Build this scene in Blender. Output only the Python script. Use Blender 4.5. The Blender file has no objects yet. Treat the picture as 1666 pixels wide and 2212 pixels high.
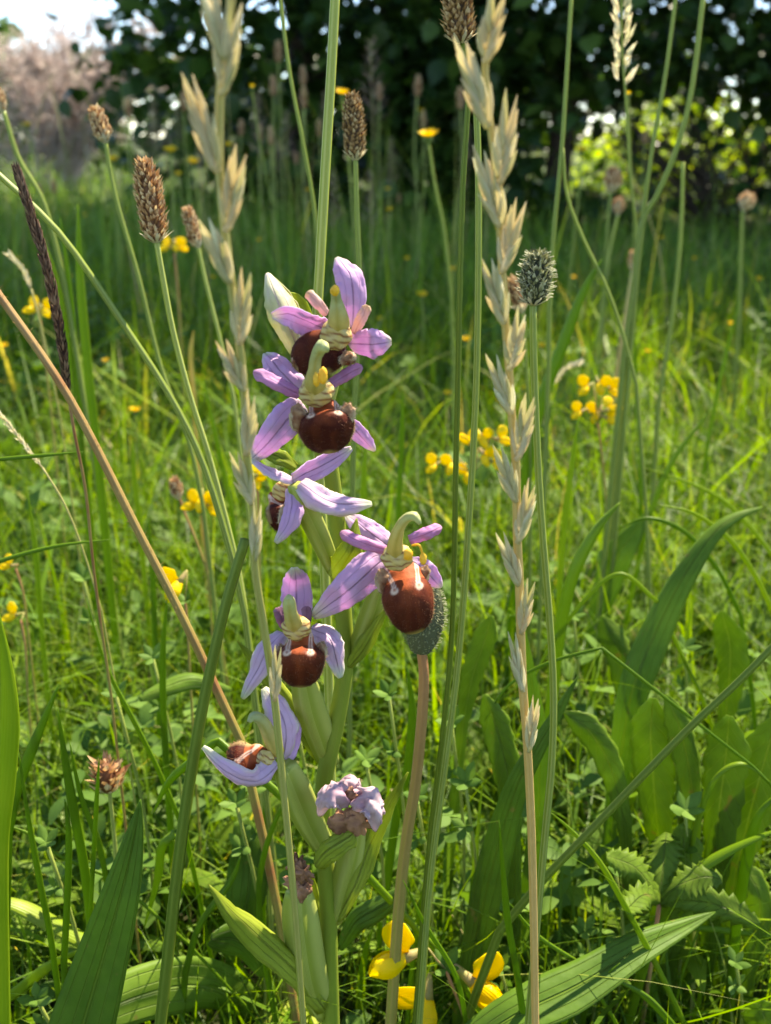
import bpy, math, random
import numpy as np
from mathutils import Vector, Matrix, noise

scene = bpy.context.scene
COL = scene.collection
R = math.radians

# ------------------------------------------------------------------ camera
F_PX, IMG_W, IMG_H = 2400.0, 1666.0, 2212.0      # focal length and picture size in reference units
CAM_Z, PITCH = 0.30, R(18.6)
cam_d = bpy.data.cameras.new('camera')
cam = bpy.data.objects.new('camera', cam_d)
COL.objects.link(cam)
cam.location = (0, 0, CAM_Z)
cam.rotation_euler = (math.pi / 2 - PITCH, 0, 0)
cam_d.sensor_fit = 'VERTICAL'
cam_d.sensor_height = 36
cam_d.sensor_width = 36
cam_d.lens = 36 * F_PX / IMG_H
cam_d.clip_start = 0.005
cam_d.clip_end = 2000
cam_d.dof.use_dof = True
cam_d.dof.focus_distance = 0.262
cam_d.dof.aperture_fstop = 22
scene.camera = cam

# ------------------------------------------------------------------ sky, sun, exposure
SUN_EL, SUN_AZ = R(56), R(42)         # azimuth from +Y (away from the camera) towards +X
world = bpy.data.worlds.new('World')
scene.world = world
world.use_nodes = True
wn = world.node_tree
sky = wn.nodes.new('ShaderNodeTexSky')
sky.sky_type = 'NISHITA'
sky.sun_disc = False
sky.sun_elevation = SUN_EL
sky.sun_rotation = SUN_AZ
sky.air_density = 0.8
sky.altitude = 800
sky.dust_density = 0.1
sky.ozone_density = 2.5
bg = wn.nodes['Background']
bg.inputs['Strength'].default_value = 0.14
wn.links.new(sky.outputs[0], bg.inputs['Color'])
sun_d = bpy.data.lights.new('sun', 'SUN')
sun_d.energy = 5.0
sun_d.angle = R(0.55)
sun_d.color = (1.0, 0.93, 0.80)
sun = bpy.data.objects.new('sun', sun_d)
COL.objects.link(sun)
sdir = Vector((math.sin(SUN_AZ) * math.cos(SUN_EL), math.cos(SUN_AZ) * math.cos(SUN_EL), math.sin(SUN_EL)))
sun.rotation_euler = sdir.to_track_quat('Z', 'Y').to_euler()
sun.location = (2, 4, 6)
vs = scene.view_settings
vs.view_transform = 'Standard'
vs.look = 'None'
vs.gamma = 1
vs.use_curve_mapping = False
vs.exposure = 1.68
vs.use_white_balance = True          # the camera's own white balance: set for the blue-ish open shade
vs.white_balance_temperature = 7250
vs.white_balance_tint = 10
scene.cycles.max_bounces = 7
scene.cycles.diffuse_bounces = 3
scene.cycles.glossy_bounces = 2
scene.cycles.transmission_bounces = 4

# ------------------------------------------------------------------ projection helpers
CP, SP = math.cos(PITCH), math.sin(PITCH)


def V(px, py, Y):
    """world point standing in the upright plane y=Y that the reference point (px,py) looks at"""
    dx, dy = (px - IMG_W / 2) / F_PX, (IMG_H / 2 - py) / F_PX
    d = Vector((dx, CP + SP * dy, -SP + CP * dy))
    return Vector((0, 0, CAM_Z)) + d * (Y / d.y)


def S(py, Y):
    """metres per reference pixel there"""
    dy = (IMG_H / 2 - py) / F_PX
    return Y / (CP + SP * dy) / F_PX


def spline(pts, n):
    """Catmull-Rom through tuples of any length, n points in all"""
    P = [np.array(p, float) for p in pts]
    if len(P) == 2:
        return [P[0] + (P[1] - P[0]) * t for t in np.linspace(0, 1, n)]
    P = [2 * P[0] - P[1]] + P + [2 * P[-1] - P[-2]]
    k = len(P) - 3
    out = []
    for i in range(n):
        u = i / (n - 1) * k
        j = min(int(u), k - 1)
        t = u - j
        a, b, c, d = P[j:j + 4]
        out.append(.5 * (2 * b + (c - a) * t + (2 * a - 5 * b + 4 * c - d) * t * t + (3 * b - a - 3 * c + d) * t ** 3))
    return out


# ------------------------------------------------------------------ mesh helpers
class MB:
    def __init__(s):
        s.v, s.f, s.uv, s.t, s.c = [], [], [], [], []

    def add(s, p, uv=(0, 0), t=.5, c=(1, 1, 1)):
        s.v.append((p[0], p[1], p[2]))
        s.uv.append(uv)
        s.t.append(t)
        s.c.append(c)
        return len(s.v) - 1

    def tube(s, pts, rad, n=8, ridge=0.0, rk=5, t=.5, cap=True, col=None):
        m = len(pts)
        pts = [Vector(p) for p in pts]
        ref = None
        rings = []
        for i, p in enumerate(pts):
            tg = (pts[min(i + 1, m - 1)] - pts[max(i - 1, 0)])
            tg = tg.normalized() if tg.length > 1e-9 else Vector((0, 0, 1))
            if ref is None:
                ref = Vector((0, -1, 0)) if abs(tg.y) < .9 else Vector((1, 0, 0))
            a = (ref - tg * ref.dot(tg)).normalized()
            ref = a
            b = tg.cross(a)
            r = rad[i] if hasattr(rad, '__len__') else rad
            ring = []
            for k in range(n):
                th = 2 * math.pi * k / n
                rr = r * (1 + ridge * math.cos(rk * th))
                ring.append(s.add(p + (a * math.cos(th) + b * math.sin(th)) * rr, (k / n, i / (m - 1)), t,
                                  col(i / (m - 1), th) if col else (1, 1, 1)))
            rings.append(ring)
        for i in range(m - 1):
            for k in range(n):
                s.f.append((rings[i][k], rings[i][(k + 1) % n], rings[i + 1][(k + 1) % n], rings[i + 1][k]))
        if cap:
            s.f.append(tuple(reversed(rings[0])))
            s.f.append(tuple(rings[-1]))
        return s

    def ribbon(s, pts, wid, nu=4, cup=0.0, twist=0.0, face=None, wave=0.0, t=.5, teeth=0.0, tn=9, seed=0.0, fold=0.0, ruffle=0.0):
        """a leaf or petal: centre line, full widths, cup = bowl depth / width; face = the way it looks"""
        m = len(pts)
        pts = [Vector(p) for p in pts]
        rows = []
        for i, p in enumerate(pts):
            tg = (pts[min(i + 1, m - 1)] - pts[max(i - 1, 0)]).normalized()
            fc = Vector(face) if face is not None else (Vector((0, 0, CAM_Z)) - p).normalized()
            sd = tg.cross(fc)
            sd = sd.normalized() if sd.length > 1e-6 else Vector((1, 0, 0))
            tw = twist if not hasattr(twist, '__len__') else twist[0] + (twist[1] - twist[0]) * i / (m - 1)
            sd = Matrix.Rotation(tw, 3, tg) @ sd
            nm = sd.cross(tg).normalized()
            w = wid[i]
            row = []
            v = i / (m - 1)
            for k in range(nu + 1):
                u = k / nu * 2 - 1
                ww = w
                if teeth and abs(u) > .99:
                    ww = w * (1 + teeth * (((v * tn + .13 * u) % 1.0) - .5))
                q = p + sd * (u * ww / 2)
                q = q + nm * (-cup * w * (u * u - .35) + fold * w * abs(u))
                if wave:
                    q = q + nm * (wave * w * (noise.noise(Vector((u * 1.1 + seed, v * 3.2 + seed * 1.7, seed)))))
                if ruffle:
                    q = q + nm * (ruffle * w * (.3 + u * u) * noise.noise(Vector((u * 2.5 + seed * 3, v * 11, seed)))) + sd * (ruffle * .5 * w * u * noise.noise(Vector((seed, v * 13, u))))
                row.append(s.add(q, ((u + 1) / 2, v), t))
            rows.append(row)
        for i in range(m - 1):
            for k in range(nu):
                s.f.append((rows[i][k], rows[i][k + 1], rows[i + 1][k + 1], rows[i + 1][k]))
        return s

    def blob(s, c, rx, ry, rz, rough=0.0, nu=14, nv=9, seed=0.0, freq=2.0, t=.5, rot=None, col=None):
        rows = []
        M = rot or Matrix.Identity(3)
        for i in range(nv + 1):
            th = math.pi * i / nv
            row = []
            for k in range(nu):
                ph = 2 * math.pi * k / nu
                d = Vector((math.sin(th) * math.cos(ph), math.sin(th) * math.sin(ph), math.cos(th)))
                r = 1 + rough * noise.noise(d * freq + Vector((seed, seed * 2, 0)))
                q = M @ Vector((d.x * rx * r, d.y * ry * r, d.z * rz * r))
                row.append(s.add(Vector(c) + q, (k / nu, 1 - i / nv), t, col(d) if col else (1, 1, 1)))
            rows.append(row)
        for i in range(nv):
            for k in range(nu):
                s.f.append((rows[i][k], rows[i + 1][k], rows[i + 1][(k + 1) % nu], rows[i][(k + 1) % nu]))
        return s

    def mesh(s, name, mat, smooth=True):
        me = bpy.data.meshes.new(name)
        me.from_pydata(s.v, [], s.f)
        uvl = me.uv_layers.new(name='UVMap')
        li = np.zeros(len(me.loops), np.int32)
        me.loops.foreach_get('vertex_index', li)
        uvl.data.foreach_set('uv', np.array(s.uv, np.float32)[li].ravel())
        at = me.attributes.new('tint', 'FLOAT', 'POINT')
        at.data.foreach_set('value', np.array(s.t, np.float32))
        ca = me.color_attributes.new('Col', 'FLOAT_COLOR', 'POINT')
        c4 = np.ones((len(s.v), 4), np.float32)
        c4[:, :3] = np.array(s.c, np.float32)
        ca.data.foreach_set('color', c4.ravel())
        if smooth:
            me.polygons.foreach_set('use_smooth', np.ones(len(me.polygons), bool))
        me.materials.append(mat)
        me.update()
        return me

    def build(s, name, mat, parent=None, thick=0.0, smooth=True):
        o = bpy.data.objects.new(name, s.mesh(name, mat, smooth))
        COL.objects.link(o)
        if parent is not None:
            o.parent = parent
            o.matrix_parent_inverse = parent_mat(parent).inverted()
        if thick:
            md = o.modifiers.new('thickness', 'SOLIDIFY')
            md.thickness = thick
            md.offset = 0
        return o


def parent_mat(o):
    m = o.matrix_basis.copy()
    if o.parent is not None:
        m = parent_mat(o.parent) @ o.matrix_parent_inverse @ m
    return m


def tag(o, label, cat, group=None):
    o['label'] = label
    o['category'] = cat
    if group:
        o['group'] = group
    return o


def thing(name, loc, label, cat, group=None):
    o = bpy.data.objects.new(name, None)
    o.empty_display_size = .01
    COL.objects.link(o)
    o.location = loc
    return tag(o, label, cat, group)


def stuff(o):
    o['kind'] = 'stuff'
    return o


def np_mesh(name, v, quads, mat, tint, uvv, uvu=None):
    """large meshes: v (n,3), quads (m,4), per-vertex tint and uv"""
    me = bpy.data.meshes.new(name)
    me.vertices.add(len(v))
    me.vertices.foreach_set('co', v.astype(np.float32).ravel())
    me.loops.add(quads.size)
    me.loops.foreach_set('vertex_index', quads.astype(np.int32).ravel())
    me.polygons.add(len(quads))
    me.polygons.foreach_set('loop_start', np.arange(0, quads.size, 4, dtype=np.int32))
    me.polygons.foreach_set('use_smooth', np.ones(len(quads), bool))
    me.update(calc_edges=True)
    at = me.attributes.new('tint', 'FLOAT', 'POINT')
    at.data.foreach_set('value', tint.astype(np.float32))
    uvl = me.uv_layers.new(name='UVMap')
    uu = uvu if uvu is not None else np.full(len(v), .5)
    uvl.data.foreach_set('uv', np.stack([uu, uvv], 1).astype(np.float32)[quads.ravel()].ravel())
    me.materials.append(mat)
    o = bpy.data.objects.new(name, me)
    COL.objects.link(o)
    return o


# ------------------------------------------------------------------ materials
def srgb(r, g, b):
    def c(x):
        x /= 255
        return x / 12.92 if x <= .04045 else ((x + .055) / 1.055) ** 2.4
    return (c(r), c(g), c(b), 1)


class NT:
    def __init__(s, name):
        s.m = bpy.data.materials.new(name)
        s.m.use_nodes = True
        s.t = s.m.node_tree
        for n in list(s.t.nodes):
            s.t.nodes.remove(n)
        s.out = s.n('ShaderNodeOutputMaterial')

    def n(s, typ, **kw):
        nd = s.t.nodes.new(typ)
        for k, v in kw.items():
            if k.startswith('i_'):
                nd.inputs[k[2:].replace('_', ' ')].default_value = v
            else:
                setattr(nd, k, v)
        return nd

    def l(s, a, b):
        s.t.links.new(a, b)

    def ramp(s, fac, stops, interp='LINEAR'):
        r = s.n('ShaderNodeValToRGB')
        r.color_ramp.interpolation = interp
        e = r.color_ramp.elements
        while len(e) < len(stops):
            e.new(.5)
        for i, (p, c) in enumerate(stops):
            e[i].position = p
            e[i].color = c
        s.l(fac, r.inputs[0])
        return r.outputs[0]

    def mix(s, fac, a, b, typ='MIX'):
        m = s.n('ShaderNodeMix', data_type='RGBA', blend_type=typ)
        for sock, val in ((m.inputs[0], fac), (m.inputs[6], a), (m.inputs[7], b)):
            if hasattr(val, 'links'):
                s.l(val, sock)
            else:
                sock.default_value = val
        return m.outputs[2]

    def math(s, op, a, b=0.0, c=0.0):
        m = s.n('ShaderNodeMath', operation=op)
        for i, val in enumerate((a, b, c)):
            if hasattr(val, 'links'):
                s.l(val, m.inputs[i])
            else:
                m.inputs[i].default_value = val
        return m.outputs[0]

    def noise(s, scale, detail=3, coord='Object', rough=.5):
        tc = s.n('ShaderNodeTexCoord')
        nz = s.n('ShaderNodeTexNoise')
        nz.inputs['Scale'].default_value = scale
        nz.inputs['Detail'].default_value = detail
        nz.inputs['Roughness'].default_value = rough
        s.l(tc.outputs[coord], nz.inputs['Vector'])
        return nz.outputs['Fac']

    def uv(s):
        tc = s.n('ShaderNodeTexCoord')
        sp = s.n('ShaderNodeSeparateXYZ')
        s.l(tc.outputs['UV'], sp.inputs[0])
        return sp.outputs[0], sp.outputs[1]

    def attr(s, name, out='Fac'):
        a = s.n('ShaderNodeAttribute', attribute_name=name)
        return a.outputs[out]

    def finish(s, col, rough=.5, trans=0.0, tcol=None, spec=.25, bump=None, bs=.3, bd=.0003, sheen=0.0):
        p = s.n('ShaderNodeBsdfPrincipled')
        s.l(col, p.inputs['Base Color'])
        p.inputs['Roughness'].default_value = rough
        p.inputs['Specular IOR Level'].default_value = spec
        if sheen:
            p.inputs['Sheen Weight'].default_value = sheen
        if bump is not None:
            b = s.n('ShaderNodeBump')
            b.inputs['Strength'].default_value = bs
            b.inputs['Distance'].default_value = bd
            s.l(bump, b.inputs['Height'])
            s.l(b.outputs[0], p.inputs['Normal'])
        if trans:
            tr = s.n('ShaderNodeBsdfTranslucent')
            s.l(tcol if tcol is not None else col, tr.inputs[0])
            mx = s.n('ShaderNodeMixShader')
            mx.inputs[0].default_value = trans
            s.l(p.outputs[0], mx.inputs[1])
            s.l(tr.outputs[0], mx.inputs[2])
            s.l(mx.outputs[0], s.out.inputs[0])
        else:
            s.l(p.outputs[0], s.out.inputs[0])
        return s.m


def rgb(nt, c):
    n = nt.n('ShaderNodeRGB')
    n.outputs[0].default_value = c
    return n.outputs[0]


def mat_grass(name, stops, trans=.46, rough=.38, stripes=7.0, boost=(1.42, 1.3, .22)):
    n = NT(name)
    t = n.attr('tint')
    u, v = n.uv()
    t2 = n.math('ADD', t, n.math('MULTIPLY', n.math('SUBTRACT', n.noise(60, 2), .5), .16))
    c = n.ramp(t2, stops)
    st = n.math('SINE', n.math('MULTIPLY', u, stripes * 6.283))
    c = n.mix(n.math('MULTIPLY_ADD', st, .08, .08), c, (.25, .40, .04, 1))
    tc = n.mix(1.0, c, boost + (1,), 'MULTIPLY')
    return n.finish(c, rough, trans, tc, .24, st, .25, .0001)


G_STOPS = [(0, srgb(48, 76, 18)), (.35, srgb(74, 108, 18)), (.65, srgb(108, 142, 20)), (.85, srgb(138, 162, 38)),
           (.93, srgb(168, 164, 98)), (1, srgb(196, 176, 128))]
M_GRASS = mat_grass('grass_blades', G_STOPS)
M_GRASS_FAR = mat_grass('meadow_grass', [(0, srgb(68, 104, 34)), (.5, srgb(102, 138, 44)), (.8, srgb(138, 164, 66)),
                                         (.92, srgb(160, 150, 96)), (1, srgb(188, 162, 124))], .4, .5)


def mat_stem(name, low, high, stripe=(.5, .6, .25, 1), k=9.0, amt=.35, trans=.0, rough=.42, mott=None):
    n = NT(name)
    u, v = n.uv()
    c = n.ramp(v, [(0, high), (1, low)])
    st = n.math('SINE', n.math('MULTIPLY', u, k * 6.283))
    c = n.mix(n.math('MULTIPLY', n.math('MULTIPLY_ADD', st, .5, .5), amt), c, stripe)
    nz = n.noise(140, 4)
    c = n.mix(n.math('MULTIPLY', nz, .5), c, n.mix(.55, c, (.12, .12, .03, 1)))
    if mott:
        c = n.mix(n.ramp(n.noise(55, 4), [(.48, (0, 0, 0, 1)), (.62, (1, 1, 1, 1))]), c, mott)
    return n.finish(c, rough, trans, None, .22, st, .35, .0001)


M_STEM = mat_stem('green_culm', srgb(110, 132, 34), srgb(146, 164, 62), srgb(196, 204, 130), 6, .5, .3)
M_STEM_DK = mat_stem('dark_culm', srgb(88, 112, 26), srgb(104, 128, 38), srgb(146, 160, 66), 5, .4, .25)
M_STEM_PALE = mat_stem('pale_culm', srgb(142, 160, 48), srgb(168, 182, 72), srgb(216, 220, 146), 5, .65, .3)
M_STEM_BR = mat_stem('brown_scape', srgb(144, 136, 50), srgb(168, 124, 84), srgb(182, 144, 102), 7, .4, .0, .55,
                     srgb(146, 100, 62))
M_STEM_RED = mat_stem('reddish_scape', srgb(144, 150, 58), srgb(178, 118, 84), srgb(190, 142, 100), 7, .3, .0, .6)
M_STRAW = mat_stem('straw_culm', srgb(222, 172, 96), srgb(186, 180, 108), srgb(226, 192, 130), 5, .5, .1, .5)
M_STRAW_GREEN = mat_stem('ripening_culm', srgb(150, 156, 56), srgb(192, 182, 116), srgb(204, 186, 126), 5, .4, .1, .5)


def mat_flat(name, c1, c2, scale=90, trans=0.0, rough=.55, boost=(1.15, 1.1, .8), bs=.3, spec=.3):
    n = NT(name)
    nz = n.noise(scale, 4)
    c = n.ramp(nz, [(.3, c1), (.7, c2)])
    tc = n.mix(1.0, c, boost + (1,), 'MULTIPLY')
    return n.finish(c, rough, trans, tc, spec, nz, bs, .0004)


def mat_leaf(name, c1, c2, vein, trans=.35, par=False, rough=.5, scale=45, spots=True):
    n = NT(name)
    u, v = n.uv()
    nz = n.noise(scale, 5)
    c = n.ramp(n.math('ADD', n.math('MULTIPLY', nz, .7), n.math('MULTIPLY', n.noise(190, 4), .3)), [(.36, c1), (.64, c2)])
    au = n.math('ABSOLUTE', n.math('SUBTRACT', u, .5))
    mid = n.ramp(au, [(.0, (1, 1, 1, 1)), (.028, (0, 0, 0, 1))])
    if par:
        w = n.math('SINE', n.math('MULTIPLY', u, 6.283 * 5))
        vv = n.ramp(w, [(.90, (0, 0, 0, 1)), (1, (.6, .6, .6, 1))])
    else:
        w = n.math('SINE', n.math('MULTIPLY', n.math('SUBTRACT', v, n.math('MULTIPLY', au, .35)), 6.283 * 9))
        vv = n.ramp(w, [(.93, (0, 0, 0, 1)), (1, (.5, .5, .5, 1))])
    fine = n.noise(420, 2)
    c = n.mix(n.math('MULTIPLY', vv, .55), c, vein)
    c = n.mix(n.math('MULTIPLY', mid, .7), c, vein)
    c = n.mix(n.math('MULTIPLY', fine, .22), c, n.mix(.5, c, (.35, .45, .12, 1)))
    if spots:
        sp = n.ramp(n.noise(170, 2), [(.70, (0, 0, 0, 1)), (.74, (1, 1, 1, 1))])
        c = n.mix(n.math('MULTIPLY', sp, .5), c, srgb(140, 120, 70))
    h = n.math('ADD', n.math('MULTIPLY', n.math('ADD', mid, vv), -.8), n.math('MULTIPLY', nz, 1.2))
    tc = n.mix(1.0, c, (1.5, 1.4, .45, 1), 'MULTIPLY')
    return n.finish(c, rough, trans, tc, .16, h, .9, .0010)


M_PLANTAIN = mat_leaf('plantain_leaf', srgb(66, 98, 24), srgb(90, 124, 32), srgb(128, 154, 62), .38, True)
M_PLANTAIN_LT = mat_leaf('plantain_leaf_light', srgb(92, 126, 36), srgb(122, 152, 52), srgb(156, 180, 90), .5, True)
M_HAWKBIT_LEAF = mat_leaf('hawkbit_leaf', srgb(88, 116, 30), srgb(116, 144, 42), srgb(150, 172, 88), .52, False)
M_CLOVER = mat_grass('clover_leaflet', [(0, srgb(40, 70, 24)), (.5, srgb(62, 96, 32)), (1, srgb(104, 134, 58))], .4, .65, .5,
                     (1.3, 1.25, .45))
M_BRACT = mat_leaf('orchid_bract', srgb(136, 152, 44), srgb(164, 176, 68), srgb(178, 190, 104), .45, True, .4, 60, False)
M_OVARY = mat_stem('orchid_ovary', srgb(142, 156, 50), srgb(154, 166, 66), srgb(194, 198, 112), 4, .6, .2, .5)
M_ORCHID_STEM = mat_stem('orchid_stem', srgb(126, 148, 44), srgb(140, 152, 54), srgb(152, 164, 66), 3, .25, .2, .5)


def mat_petal(name, base, main, edge, tip, vein, trans=.45, e=.42):
    n = NT(name)
    u, v = n.uv()
    au = n.math('ABSOLUTE', n.math('SUBTRACT', u, .5))
    c = n.ramp(v, [(0, base), (.16, main), (.80, main), (.97, tip)])
    c = n.mix(n.ramp(au, [(e, (0, 0, 0, 1)), (.5, (.75, .75, .75, 1))]), c, edge)
    nz = n.noise(260, 4)
    wob = n.math('MULTIPLY_ADD', nz, .04, -.02)
    mid = n.ramp(n.math('ADD', au, wob), [(0, (1, 1, 1, 1)), (.035, (0, 0, 0, 1))])
    side = n.ramp(n.math('ABSOLUTE', n.math('SUBTRACT', n.math('ADD', au, wob), .24)), [(0, (.4, .4, .4, 1)), (.02, (0, 0, 0, 1))])
    lines = n.math('MULTIPLY', n.math('ADD', mid, side), .75)
    c = n.mix(lines, c, vein)
    c = n.mix(n.ramp(nz, [(.35, (0, 0, 0, 1)), (.75, (.30, .30, .30, 1))]), c, (.72, .56, .76, 1))
    h = n.math('ADD', n.math('MULTIPLY', lines, -1), nz)
    tc = n.mix(1.0, c, (1.1, 1.0, 1.1, 1), 'MULTIPLY')
    return n.finish(c, .55, trans, tc, .22, h, .7, .0006)


LILAC, PINK = srgb(216, 176, 214), srgb(214, 156, 196)
M_SEPAL = mat_petal('lilac_sepal', srgb(206, 186, 190), LILAC, srgb(216, 190, 220), srgb(214, 214, 186), srgb(150, 116, 150))
M_SEPAL_PALE = mat_petal('pale_lilac_sepal', srgb(206, 190, 200), srgb(220, 192, 216), srgb(228, 228, 196), srgb(206, 218, 178),
                         srgb(160, 130, 160), .45, .34)
M_PETAL = mat_petal('pink_petal', srgb(190, 130, 170), srgb(208, 150, 196), srgb(202, 140, 188), srgb(200, 150, 180), srgb(170, 110, 150))
M_PETAL_BEIGE = mat_petal('beige_petal', srgb(206, 170, 150), srgb(216, 184, 170), srgb(214, 190, 160), srgb(214, 190, 150), srgb(190, 150, 130))
M_PETAL_DARK = mat_petal('purple_petal', srgb(128, 84, 96), srgb(140, 92, 118), srgb(150, 100, 120), srgb(150, 100, 120), srgb(110, 70, 90))
M_BUD = mat_petal('pale_bud', srgb(150, 166, 76), srgb(206, 208, 160), srgb(196, 202, 120), srgb(232, 226, 204), srgb(200, 180, 180), .35, .3)


def mat_vcol(name, rough=.5, trans=0.0, sheen=0.0, scale=500, spec=.4, bs=.4):
    n = NT(name)
    c = n.attr('Col', 'Color')
    nz = n.noise(scale, 4)
    c2 = n.mix(n.math('MULTIPLY', nz, .55), c, n.mix(1.0, c, (.45, .38, .35, 1), 'MULTIPLY'))
    return n.finish(c2, rough, trans, None, spec, nz, bs, .0005, sheen)


M_LIP = mat_vcol('velvet_lip', .62, 0, .0, 620, .12)
M_LIPPALE = mat_vcol('lip_throat', .55, .15, 0, 600, .2, .9)
M_COLUMN = mat_vcol('orchid_column', .5, .3, 0, 500, .25, .9)
M_POLL = mat_flat('pollen_mass', srgb(232, 176, 40), srgb(246, 204, 70), 400, .2)
M_WITHER = mat_flat('withered_brown', srgb(110, 72, 52), srgb(186, 138, 104), 220, .15, .7)
M_WITHER_LILAC = mat_flat('withered_lilac', srgb(188, 146, 164), srgb(216, 192, 194), 160, .35, .6, (1, 1, 1))


def mat_tint(name, stops, rough=.6, trans=.25, boost=(1.1, 1.05, .8), vdark=None):
    n = NT(name)
    t = n.attr('tint')
    u, v = n.uv()
    c = n.ramp(t, stops)
    nz = n.noise(300, 3)
    c = n.mix(n.math('MULTIPLY', nz, .4), c, n.mix(1.0, c, (.55, .5, .42, 1), 'MULTIPLY'))
    if vdark:
        c = n.mix(n.ramp(v, [(0, (0, 0, 0, 1)), (1, (1, 1, 1, 1))]), c, vdark)
    st = n.math('SINE', n.math('MULTIPLY', u, 5 * 6.283))
    tc = n.mix(1.0, c, boost + (1,), 'MULTIPLY')
    return n.finish(c, rough, trans, tc, .3, st, .2, .0001)


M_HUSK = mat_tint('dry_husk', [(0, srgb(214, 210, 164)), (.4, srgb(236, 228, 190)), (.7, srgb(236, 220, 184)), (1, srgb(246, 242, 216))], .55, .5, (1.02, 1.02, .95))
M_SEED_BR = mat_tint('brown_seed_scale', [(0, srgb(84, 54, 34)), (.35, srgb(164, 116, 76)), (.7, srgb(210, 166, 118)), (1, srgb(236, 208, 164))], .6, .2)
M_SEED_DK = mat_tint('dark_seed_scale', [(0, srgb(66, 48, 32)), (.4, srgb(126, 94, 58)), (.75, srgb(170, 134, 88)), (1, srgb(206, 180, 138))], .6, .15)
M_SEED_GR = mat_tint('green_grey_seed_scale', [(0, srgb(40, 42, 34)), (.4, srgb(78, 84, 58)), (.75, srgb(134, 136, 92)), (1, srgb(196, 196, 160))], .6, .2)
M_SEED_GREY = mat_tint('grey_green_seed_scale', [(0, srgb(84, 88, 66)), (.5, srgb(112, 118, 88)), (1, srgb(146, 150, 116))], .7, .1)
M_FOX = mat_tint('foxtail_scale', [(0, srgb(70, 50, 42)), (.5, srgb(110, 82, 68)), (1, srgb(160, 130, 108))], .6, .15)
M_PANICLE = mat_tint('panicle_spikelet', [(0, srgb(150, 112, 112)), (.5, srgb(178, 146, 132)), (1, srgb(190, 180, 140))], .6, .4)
M_YELLOW = mat_tint('yellow_ray', [(0, srgb(246, 196, 10)), (.5, srgb(250, 212, 16)), (1, srgb(252, 224, 40))], .5, .35, (1.0, 1, .6))
M_INVOL = mat_flat('green_involucre', srgb(84, 104, 50), srgb(120, 132, 72), 200, .1)


def mat_trefoil(name, a, b):
    n = NT(name)
    u, v = n.uv()
    nz = n.noise(200, 3)
    c = n.ramp(v, [(0, b), (.35, a), (1, a)])
    c = n.mix(n.math('MULTIPLY', nz, .5), c, b)
    st = n.math('SINE', n.math('MULTIPLY', u, 9 * 6.283))
    return n.finish(c, .42, .4, n.mix(1.0, c, (1.0, 1.0, .6, 1), 'MULTIPLY'), .3, st, .2, .0002)


M_TREFOIL = mat_trefoil('trefoil_standard', srgb(252, 228, 14), srgb(250, 212, 8))
M_TREFOIL_KEEL = mat_trefoil('trefoil_keel', srgb(252, 216, 12), srgb(252, 228, 24))
M_CALYX = mat_flat('trefoil_calyx', srgb(160, 166, 80), srgb(188, 160, 116), 200, .4)

M_BARK = mat_flat('bark', srgb(58, 48, 38), srgb(92, 78, 62), 30, 0, .9, (1, 1, 1), .8)
M_DEADWOOD = mat_tint('dead_twigs', [(0, srgb(190, 174, 168)), (.5, srgb(226, 212, 206)), (1, srgb(242, 234, 230))], .8, .5, (1, .97, .97))
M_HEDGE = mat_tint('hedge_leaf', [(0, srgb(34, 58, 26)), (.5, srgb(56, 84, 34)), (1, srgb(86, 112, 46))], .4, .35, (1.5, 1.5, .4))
M_HEDGE_SUNLIT = mat_tint('sunlit_hedge_leaf', [(0, srgb(100, 130, 30)), (.5, srgb(134, 162, 40)), (1, srgb(160, 180, 60))], .45, .6, (1.5, 1.4, .35))  # lighter copy of the hedge leaf: backlit sun glow put into its colour
M_SOIL = None
n = NT('meadow_soil')
nz1, nz2 = n.noise(3.0, 6), n.noise(60, 6)
c = n.ramp(nz2, [(.3, srgb(38, 34, 22)), (.55, srgb(62, 60, 34)), (.8, srgb(74, 84, 40))])
c = n.mix(n.ramp(nz1, [(.4, (0, 0, 0, 1)), (.65, (1, 1, 1, 1))]), c, srgb(66, 88, 38))
M_SOIL = n.finish(c, .9, 0, None, .2, nz2, .9, .02)

rnd = random.Random(7)
rng = np.random.default_rng(11)

# ================================================================== GROUND
mb = MB()
gx = [-300, -60, -14, -6, -3, -1.5, -.75, 0, .75, 1.5, 3, 6, 14, 60, 300]
gy = [-60, -10, -3, -1, -.4, 0, .3, .6, 1, 1.6, 2.4, 3.4, 4.6, 6, 9, 16, 60, 400]
for y in gy:
    for x in gx:
        near = max(0, 1 - math.hypot(x, y) / 5)
        mb.add((x, y, -.004 - .006 * near * (noise.noise(Vector((x * 3, y * 3, 0))) + 1)), (x, y))
for j in range(len(gy) - 1):
    for i in range(len(gx) - 1):
        a = j * len(gx) + i
        mb.f.append((a, a + 1, a + 1 + len(gx), a + len(gx)))
ground = mb.build('ground', M_SOIL)
ground['kind'] = 'structure'


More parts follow.
